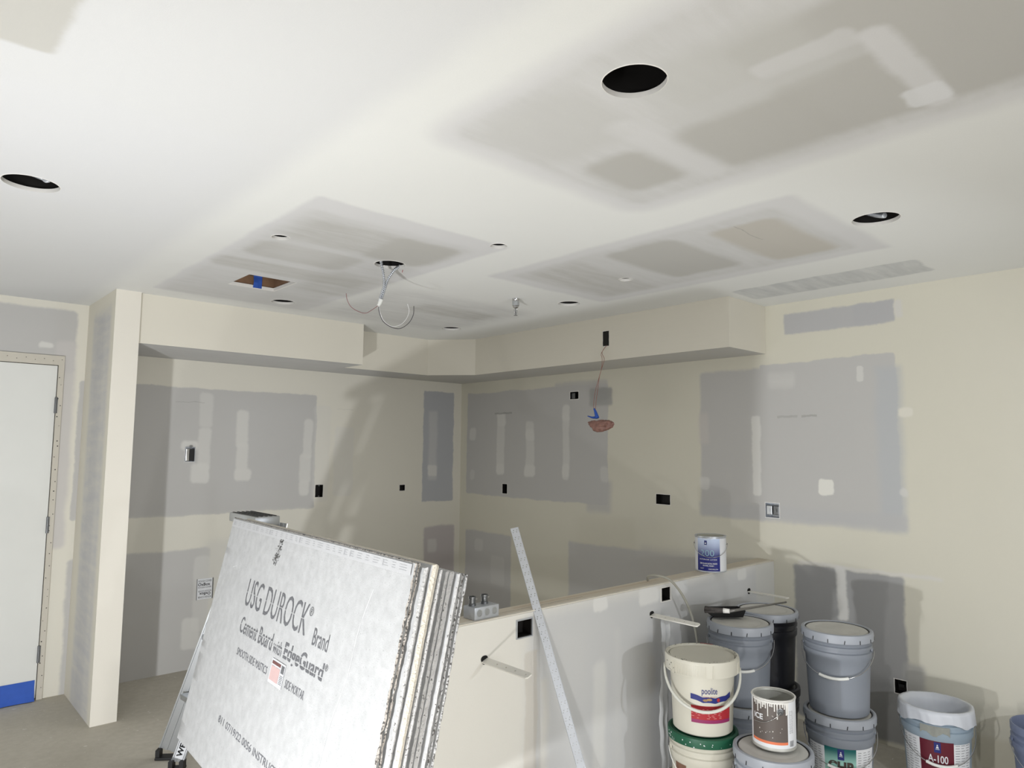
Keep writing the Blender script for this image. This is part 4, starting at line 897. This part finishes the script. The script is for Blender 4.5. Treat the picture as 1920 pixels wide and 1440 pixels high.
obj('sand_picture', bm, mat('sand_print', (150, 124, 86), .7, var=.5, scale=120), lb)
bm = B(); f = wrap(rf, a0, .0030); bm.faces.new([bm.verts.new(f(.066+.007*math.cos(q*PI/5), .153+.008*math.sin(q*PI/5))) for q in range(10)]); obj('badge', bm, M_red, lb)
bm = B(); random.seed(6); f = wrap(rf, a0, .0026)
for r_ in range(7):
    x = -.045
    while x < .08:
        ww = random.uniform(.004, .014)
        if random.random() < .7: bm.faces.new([bm.verts.new(f(*p)) for p in ((x, .078+.006*r_), (x+ww, .078+.006*r_), (x+ww, .0793+.006*r_), (x, .0793+.006*r_))])
        x += ww+random.uniform(.003, .02)
obj('small_print', bm, mat('pink_print', (224, 170, 166), .6), lb)
pts = []
for k in range(41):
    a = PI*k/40; an = a0+PI/2+.05-a; yy = math.sin(a); R_ = .158+.004*yy; pts.append(V((R_*math.cos(an), R_*math.sin(an), hT-.05-.140*yy**.9)))
bm = B(); tube(bm, pts, .006, 8, rf=lambda q: .0045+.0025*math.sin(PI*q)); obj('handle', bm, mat('handle_plastic', (206, 206, 198), .5), t, True)

# thin plastic film hanging behind the tub
bm = B(); g = []
for j in range(25):
    z = .005+.74*j/24; row = []
    for i in range(7):
        q = on(1, 2.02, 1249+2.6*i-.010*(24-j)*i, 1300); row.append(bm.verts.new((q.x+.003*math.sin(j*.5+i*.4), 2.05+.008*math.sin(i*2.1+j*.2)+.003*math.sin(j*1.7), z)))
    g.append(row)
for a_, b_ in zip(g, g[1:]):
    for i in range(6): bm.faces.new((a_[i], a_[i+1], b_[i+1], b_[i]))
tag(obj('plastic_film', bm, mat('film', (206, 208, 210), .35, 0, .5), smooth=True), 'narrow crumpled strip of whitish plastic film against the half wall behind the tub', 'plastic film')

# ------------------------------------------------------------------ lined bucket and edge bucket
t, rf = bucket('lined_bucket', 'open bucket with a plastic bag liner and a dark red A-100 label', (*S6, 0), mat('bucket_bluegrey', (150, 166, 180), .45, 0, .5), None, face(S6), (.140, .1, True), open_=True); t.scale = (1, 1, 1.055)
a0 = face(S6)
bm = B(); cyl(bm, rf, a0-.52, a0+.48, .03, .238, .0011, 24); lb = obj('label', bm, mat('maroon_label', (96, 26, 42), .45), t, True)
bm = B(); cyl(bm, rf, a0-1.2, a0-.52, .03, .240, .0011, 14); obj('label_side', bm, M_paper, t, True)
bm = B(); cyl(bm, rf, a0+.48, a0+1.15, .03, .232, .0011, 14); lp = obj('label_side', bm, M_paper, t, True)
bm = B(); random.seed(3)
for aa in (-1.15, .53):
    for r_ in range(17):
        z = .226-.0105*r_; f = wrap(rf, a0+aa, .0019)
        for q in range(3): x0 = q*.027; x1 = x0+.022*random.uniform(.6, 1); bm.faces.new([bm.verts.new(f(*p)) for p in ((x0, z), (x1, z), (x1, z+.002), (x0, z+.002))])
obj('small_print', bm, M_inkl, lp)
logo(lb, rf, a0+.0, .192, .235, .026)
bm = text_on([('A-100', -.038, .040, .150, .182, .01), ('EXTERIOR ACRYLIC', -.045, .045, .138, .142), ('EXTERIOR SATIN', -.04, .04, .108, .116)], wrap(rf, a0, .0020)); obj('lettering', bm, M_paper, lb)
M_lin = mat('bag_film', (206, 210, 218), .45, 0, .5, var=.06)
random.seed(21); bm = B(); n = 120; rings = []
def wob(a, k): return math.sin(a*9+k)*.5+math.sin(a*17+1.3*k)*.3+math.sin(a*31+k*2)*.2
for (r, z, w_) in ((.05, .18, .012), (.096, .21, .010), (.116, .27, .008), (.128, .335, .004), (.1370, .3615, .0012), (.1500, .3625, .0012), (.1545, .350, .0025), (.1555, .332, .0035), (.1560, .313, .0035), (.1565, .305, .004)):
    ring = []
    for k in range(n):
        a = 2*PI*k/n; rr = r+w_*wob(a, z*30); zz = z+w_*.8*wob(a+1, z*22)
        if z < .34 and r > .15: zz += .010*math.sin(a*2+1)+.006*math.sin(a*7)
        ring.append(bm.verts.new((rr*math.cos(a), rr*math.sin(a), zz)))
    rings.append(ring)
for x, y in zip(rings, rings[1:]):
    for k in range(n): bm.faces.new((x[k], x[(k+1) % n], y[(k+1) % n], y[k]))
bm.faces.new(rings[0][::-1]); o = obj('bag_liner', bm, M_lin, smooth=True); o.location = (*S6, 0); o.scale = (1, 1, 1.055); tag(o, 'crumpled whitish plastic bag lining the open A-100 bucket', 'bag')
bm = B(); random.seed(31); pr = None
for q in range(31):
    an = a0-.45+.80*q/30; z1 = .302; z0 = .268+.009*math.sin(q*.33)+random.uniform(-.002, .002); c_ = [bm.verts.new(((rf(.3)+.0092)*math.cos(an), (rf(.3)+.0092)*math.sin(an), z)) for z in (z0, (z0+z1)/2, z1)]
    if pr:
        for j in (0, 1): bm.faces.new((pr[j], c_[j], c_[j+1], pr[j+1]))
    pr = c_
obj('dried_mud', bm, mat('dried_mud', (146, 148, 142), .9, var=.25, scale=40, bump=.5), t)
bucket('paint_bucket', 'open blue grey bucket cut off by the right edge of the picture', (*S7, 0), mat('bucket_blue', (120, 130, 158), .45, 0, .5), None, face(S7), (.13, .2, False), group=G5, open_=True, h=.36)

# ------------------------------------------------------------------ gallon cans
def can(label, loc, h=.190, r=.0825):
    t = thing('paint_can', label, 'paint can', loc, 0, 'one gallon paint cans'); return t
# blue can on the half wall
cxy = V((3.452, YH+.049, ZH)); t = can('blue and white paint can marked 200, standing on the half wall', cxy); rf = lambda z: .0822
a0 = face(cxy)
bm = B(); lathe(bm, [(.078, .0005), (.0835, .0005), (.0840, .003), (.0820, .006), (.0820, .184), (.0845, .187), (.0845, .191), (.0825, .192), (.076, .190), (.074, .186)], 56, cap0=True); obj('body', bm, M_steel, t, True, 35)
bm = B(); lathe(bm, [(.074, .1862), (.071, .1905), (.068, .1865), (.0001, .1865)], 48); obj('lid', bm, mat('can_lid', (176, 176, 166), .4, .6), t, True, 40)
bm = B(); cyl(bm, rf, a0-.95, a0+.62, .008, .181, .0005, 36, nz=10); lb = obj('label', bm, grad('blue_label', (26, 34, 116), (196, 210, 236), .07, .185), t, True)
bm = B(); cyl(bm, rf, a0+.62, a0+2*PI-.95, .008, .181, .0005, 60, nz=2); obj('label_side', bm, M_paper, t, True)
f = wrap(rf, a0-.15, .0012)
bm = B(); bm.faces.new([bm.verts.new(f(*p)) for p in ((-.021, .147), (-.007, .147), (-.007, .170), (-.021, .170))]); e = obj('emblem', bm, M_navy, lb)
bm = B()
for poly in ([(-.018, .152), (-.010, .152), (-.012, .158), (-.016, .158)], [(-.0155, .160), (-.0125, .160), (-.0135, .164), (-.0145, .164)], [(-.019, .142), (-.009, .142), (-.009, .1445), (-.019, .1445)]): bm.faces.new([bm.verts.new(wrap(rf, a0-.15, .0018)(*q)) for q in poly])
obj('emblem_mark', bm, M_paper, e)
bm = text_on([('200', -.042, .030, .088, .120, -.014)], f); obj('lettering', bm, mat('pale_teal_print', (150, 190, 200), .5), lb)
bm = text_on([('INTERIOR LATEX', -.050, .046, .066, .073), ('SEMI GLOSS EXTRA WHITE', -.048, .046, .044, .052, .02), ('ENAMEL FINISH', -.030, .028, .033, .040, .02), ('NET', -.045, -.024, .019, .024), ('ONE GALLON', .0, .050, .016, .022, .01), ('PAINT', -.038, .02, .1755, .179, .02)], f); o = obj('small_print', bm, M_paper, lb)
bm = B(); tube(bm, [V(((.0885+.003*math.sin(PI*k/30))*math.cos(a0+PI/2-PI*k/30), (.0885+.003*math.sin(PI*k/30))*math.sin(a0+PI/2-PI*k/30), .150-.068*math.sin(PI*k/30))) for k in range(31)], .0014, 6); obj('bail_handle', bm, M_chrome, t, True)
bm = B()
for s in (-1, 1): lathe(bm, [(.0085, 0), (.0085, .002), (.004, .0055)], 14, cap1=True, M=Matrix.Rotation(a0+s*PI/2, 4, 'Z') @ Matrix.Translation((.082, 0, .150)) @ Matrix.Rotation(PI/2, 4, 'Y'))
obj('ear', bm, M_chrome, t, True, 40)
# dripped can on the front bucket
cxy = V((*at(UP, 1452, 1396), UP+.004)); t = can('open brown and white paint can with white drips down its side', cxy); rf = lambda z: .0826; a0 = face(cxy)
bm = B(); lathe(bm, [(.078, .0005), (.0838, .0005), (.0842, .003), (.0822, .007), (.0822, .186), (.0850, .189), (.0850, .193), (.0825, .194), (.0775, .191), (.0760, .187), (.0755, .184), (.0800, .182), (.0800, .012), (.0001, .010)], 56, cap0=True); obj('body', bm, mat('can_tin', (186, 186, 180), .5, .3, var=.1), t, True, 35)
bm = B(); lathe(bm, [(.0852, .1885), (.0856, .1915), (.0828, .1948), (.0785, .1925)], 56, jit=lambda a, z: .006*math.sin(11*a)*math.sin(5*a)); obj('paint_rim', bm, M_gyp, t, True)
bm = B(); cyl(bm, rf, a0-1.2, a0+.66, .036, .183, .0005, 34, nz=2); lb = obj('label', bm, mat('brown_label_dark', (96, 88, 84), .5, var=.08), t, True)
bm = B(); cyl(bm, rf, a0-1.2, a0+.66, .026, .036, .0006, 34, nz=1); obj('orange_band', bm, mat('orange_print', (222, 122, 84), .5), lb, True)
bm = B(); cyl(bm, rf, a0-1.45, a0-1.2, .012, .186, .0006, 14, nz=1); cyl(bm, rf, a0-1.2, a0+.66, .012, .026, .0006, 34, nz=1); cyl(bm, rf, a0+.66, a0+2*PI-1.45, .012, .186, .0006, 60, nz=1); wl = obj('label_side', bm, M_paper, t, True)
bm = B(); f = wrap(rf, a0+.66, .0012)
for r_ in range(18): bm.faces.new([bm.verts.new(f(*p)) for p in ((.007, .150-.0048*r_), (.028+random.uniform(-.006, 0), .150-.0048*r_), (.028, .1512-.0048*r_), (.007, .1512-.0048*r_))])
for q in range(10): x = .009+.0022*q; bm.faces.new([bm.verts.new(f(*p)) for p in ((x, .018), (x+random.choice((.0008, .0014)), .018), (x+.0008, .040), (x, .040))])
obj('small_print', bm, M_ink, wl)
bm = text_on([('ICE', -.085, -.042, .112, .134, .03)], wrap(rf, a0, .0013)); obj('lettering', bm, M_paper, lb)
random.seed(14); bm = B(); f = wrap(rf, a0, .0016); x = -.082
while x < .060:
    L_ = random.choice((.012, .02, .03, .045, .065))*random.uniform(.8, 1.15); w_ = random.uniform(.0018, .0036); q0 = []
    ol = [(x-w_*1.6, .186), (x-w_, .186-.3*L_), (x-w_*.8, .186-L_), (x-w_*1.2, .186-L_-.003), (x, .186-L_-.006), (x+w_*1.2, .186-L_-.003), (x+w_*.8, .186-L_), (x+w_, .186-.3*L_), (x+w_*1.6, .186)]
    bm.faces.new([bm.verts.new(f(*p)) for p in ol]); x += random.uniform(.005, .011)
for k in range(12):
    x, z, r = random.uniform(-.06, .035), random.uniform(.05, .14), random.uniform(.0007, .0018); bm.faces.new([bm.verts.new(f(x+r*math.cos(q*PI/4), z+1.6*r*math.sin(q*PI/4))) for q in range(8)])
cyl(bm, rf, a0-1.1, a0+.45, .180, .187, .0018, 34, nz=1)
obj('paint_drip', bm, M_gyp, t)
ea = a0+.30; bm = B(); M4 = Matrix.Rotation(ea, 4, 'Z') @ Matrix.Translation((.0825, 0, .152)) @ Matrix.Rotation(PI/2, 4, 'Y'); lathe(bm, [(.0135, 0), (.0135, .002), (.010, .003), (.0095, .0055), (.004, .006), (.0035, .004), (.0001, .004)], 20, M=M4); obj('ear', bm, M_steeld, t, True, 35)
bm = B(); tube(bm, smooth_pts([wrap(rf, ea, .007)(0, .150), wrap(rf, ea, .006)(-.012, .136), wrap(rf, ea, .005)(-.035, .118), wrap(rf, ea, .005)(-.065, .104), wrap(rf, ea, .006)(-.11, .098)], 6), .0013, 6); obj('bail_handle', bm, M_chrome, t, True)

# ------------------------------------------------------------------ brush tray and brush on the grey stack
zt = UP*2+.001
cx, cy_ = on(2, zt+.01, 1358, 1150).x, on(2, zt+.01, 1358, 1150).y
t = thing('brush_tray', 'small black plastic tray with dried paint on the grey lidded bucket', 'paint tray', (cx-.005, cy_-.01, zt), math.radians(-38))
def tray(bm, L, W_, hh_, th_=.002):
    a, b = L/2, W_/2; o_ = [(-a, -b), (a, -b), (a, b), (-a, b)]; i_ = [(x*(1-.12), y*(1-.2)) for x, y in o_]
    top = [bm.verts.new((x, y, hh_)) for x, y in o_]; bot = [bm.verts.new((x, y, .002)) for x, y in i_]
    ti = [bm.verts.new((x*(1-th_*2/a), y*(1-th_*2/b), hh_)) for x, y in o_]; bi = [bm.verts.new((x, y, .005)) for x, y in i_]
    for k in range(4):
        n_ = (k+1) % 4; bm.faces.new((top[k], top[n_], bot[n_], bot[k])); bm.faces.new((ti[k], ti[n_], bi[n_], bi[k])); bm.faces.new((top[k], top[n_], ti[n_], ti[k]))
    bm.faces.new(bot); bm.faces.new(bi)
bm = B(); tray(bm, .165, .100, .036); obj('tray_body', bm, M_black, t)
bm = B(); box(bm, (-.002, -.03, .0055), (.001, .03, .024)); box(bm, (-.065, -.028, .0052), (-.02, .028, .0075)); obj('dried_paint', bm, M_gyp, t)
p0 = on(2, zt+.047, 1322, 1141); p1 = on(2, zt+.049, 1368, 1146); p2 = on(2, zt+.050, 1474, 1129)
t = thing('paint_brush', 'long thin handled brush lying across the tray and the rear bucket lid', 'brush', (p1.x, p1.y, p1.z)); lo = -V(t.location)
bm = B(); tube(bm, [p1+lo, p1.lerp(p2, .15)+lo, p1.lerp(p2, .5)+lo, p2+lo], .005, 10, rf=lambda q: .0075-.0030*q); obj('handle', bm, mat('brush_handle', (118, 116, 112), .3, .4, var=.3, scale=60), t, True)
bm = B(); tube(bm, [p1.lerp(p0, .25)+lo, p1+lo], .011, 14, rf=lambda q: .012-.002*q); obj('ferrule', bm, M_gyp, t, True)
bm = B(); tube(bm, [p1.lerp(p0, .25)+lo, p1.lerp(p0, .7)+lo+V((0, 0, -.004)), p0+lo+V((0, 0, -.004))], .01, 12, rf=lambda q: .011+.006*q); obj('bristles', bm, mat('bristles', (70, 66, 64), .7, var=.5, scale=120, bump=.8), t, True)
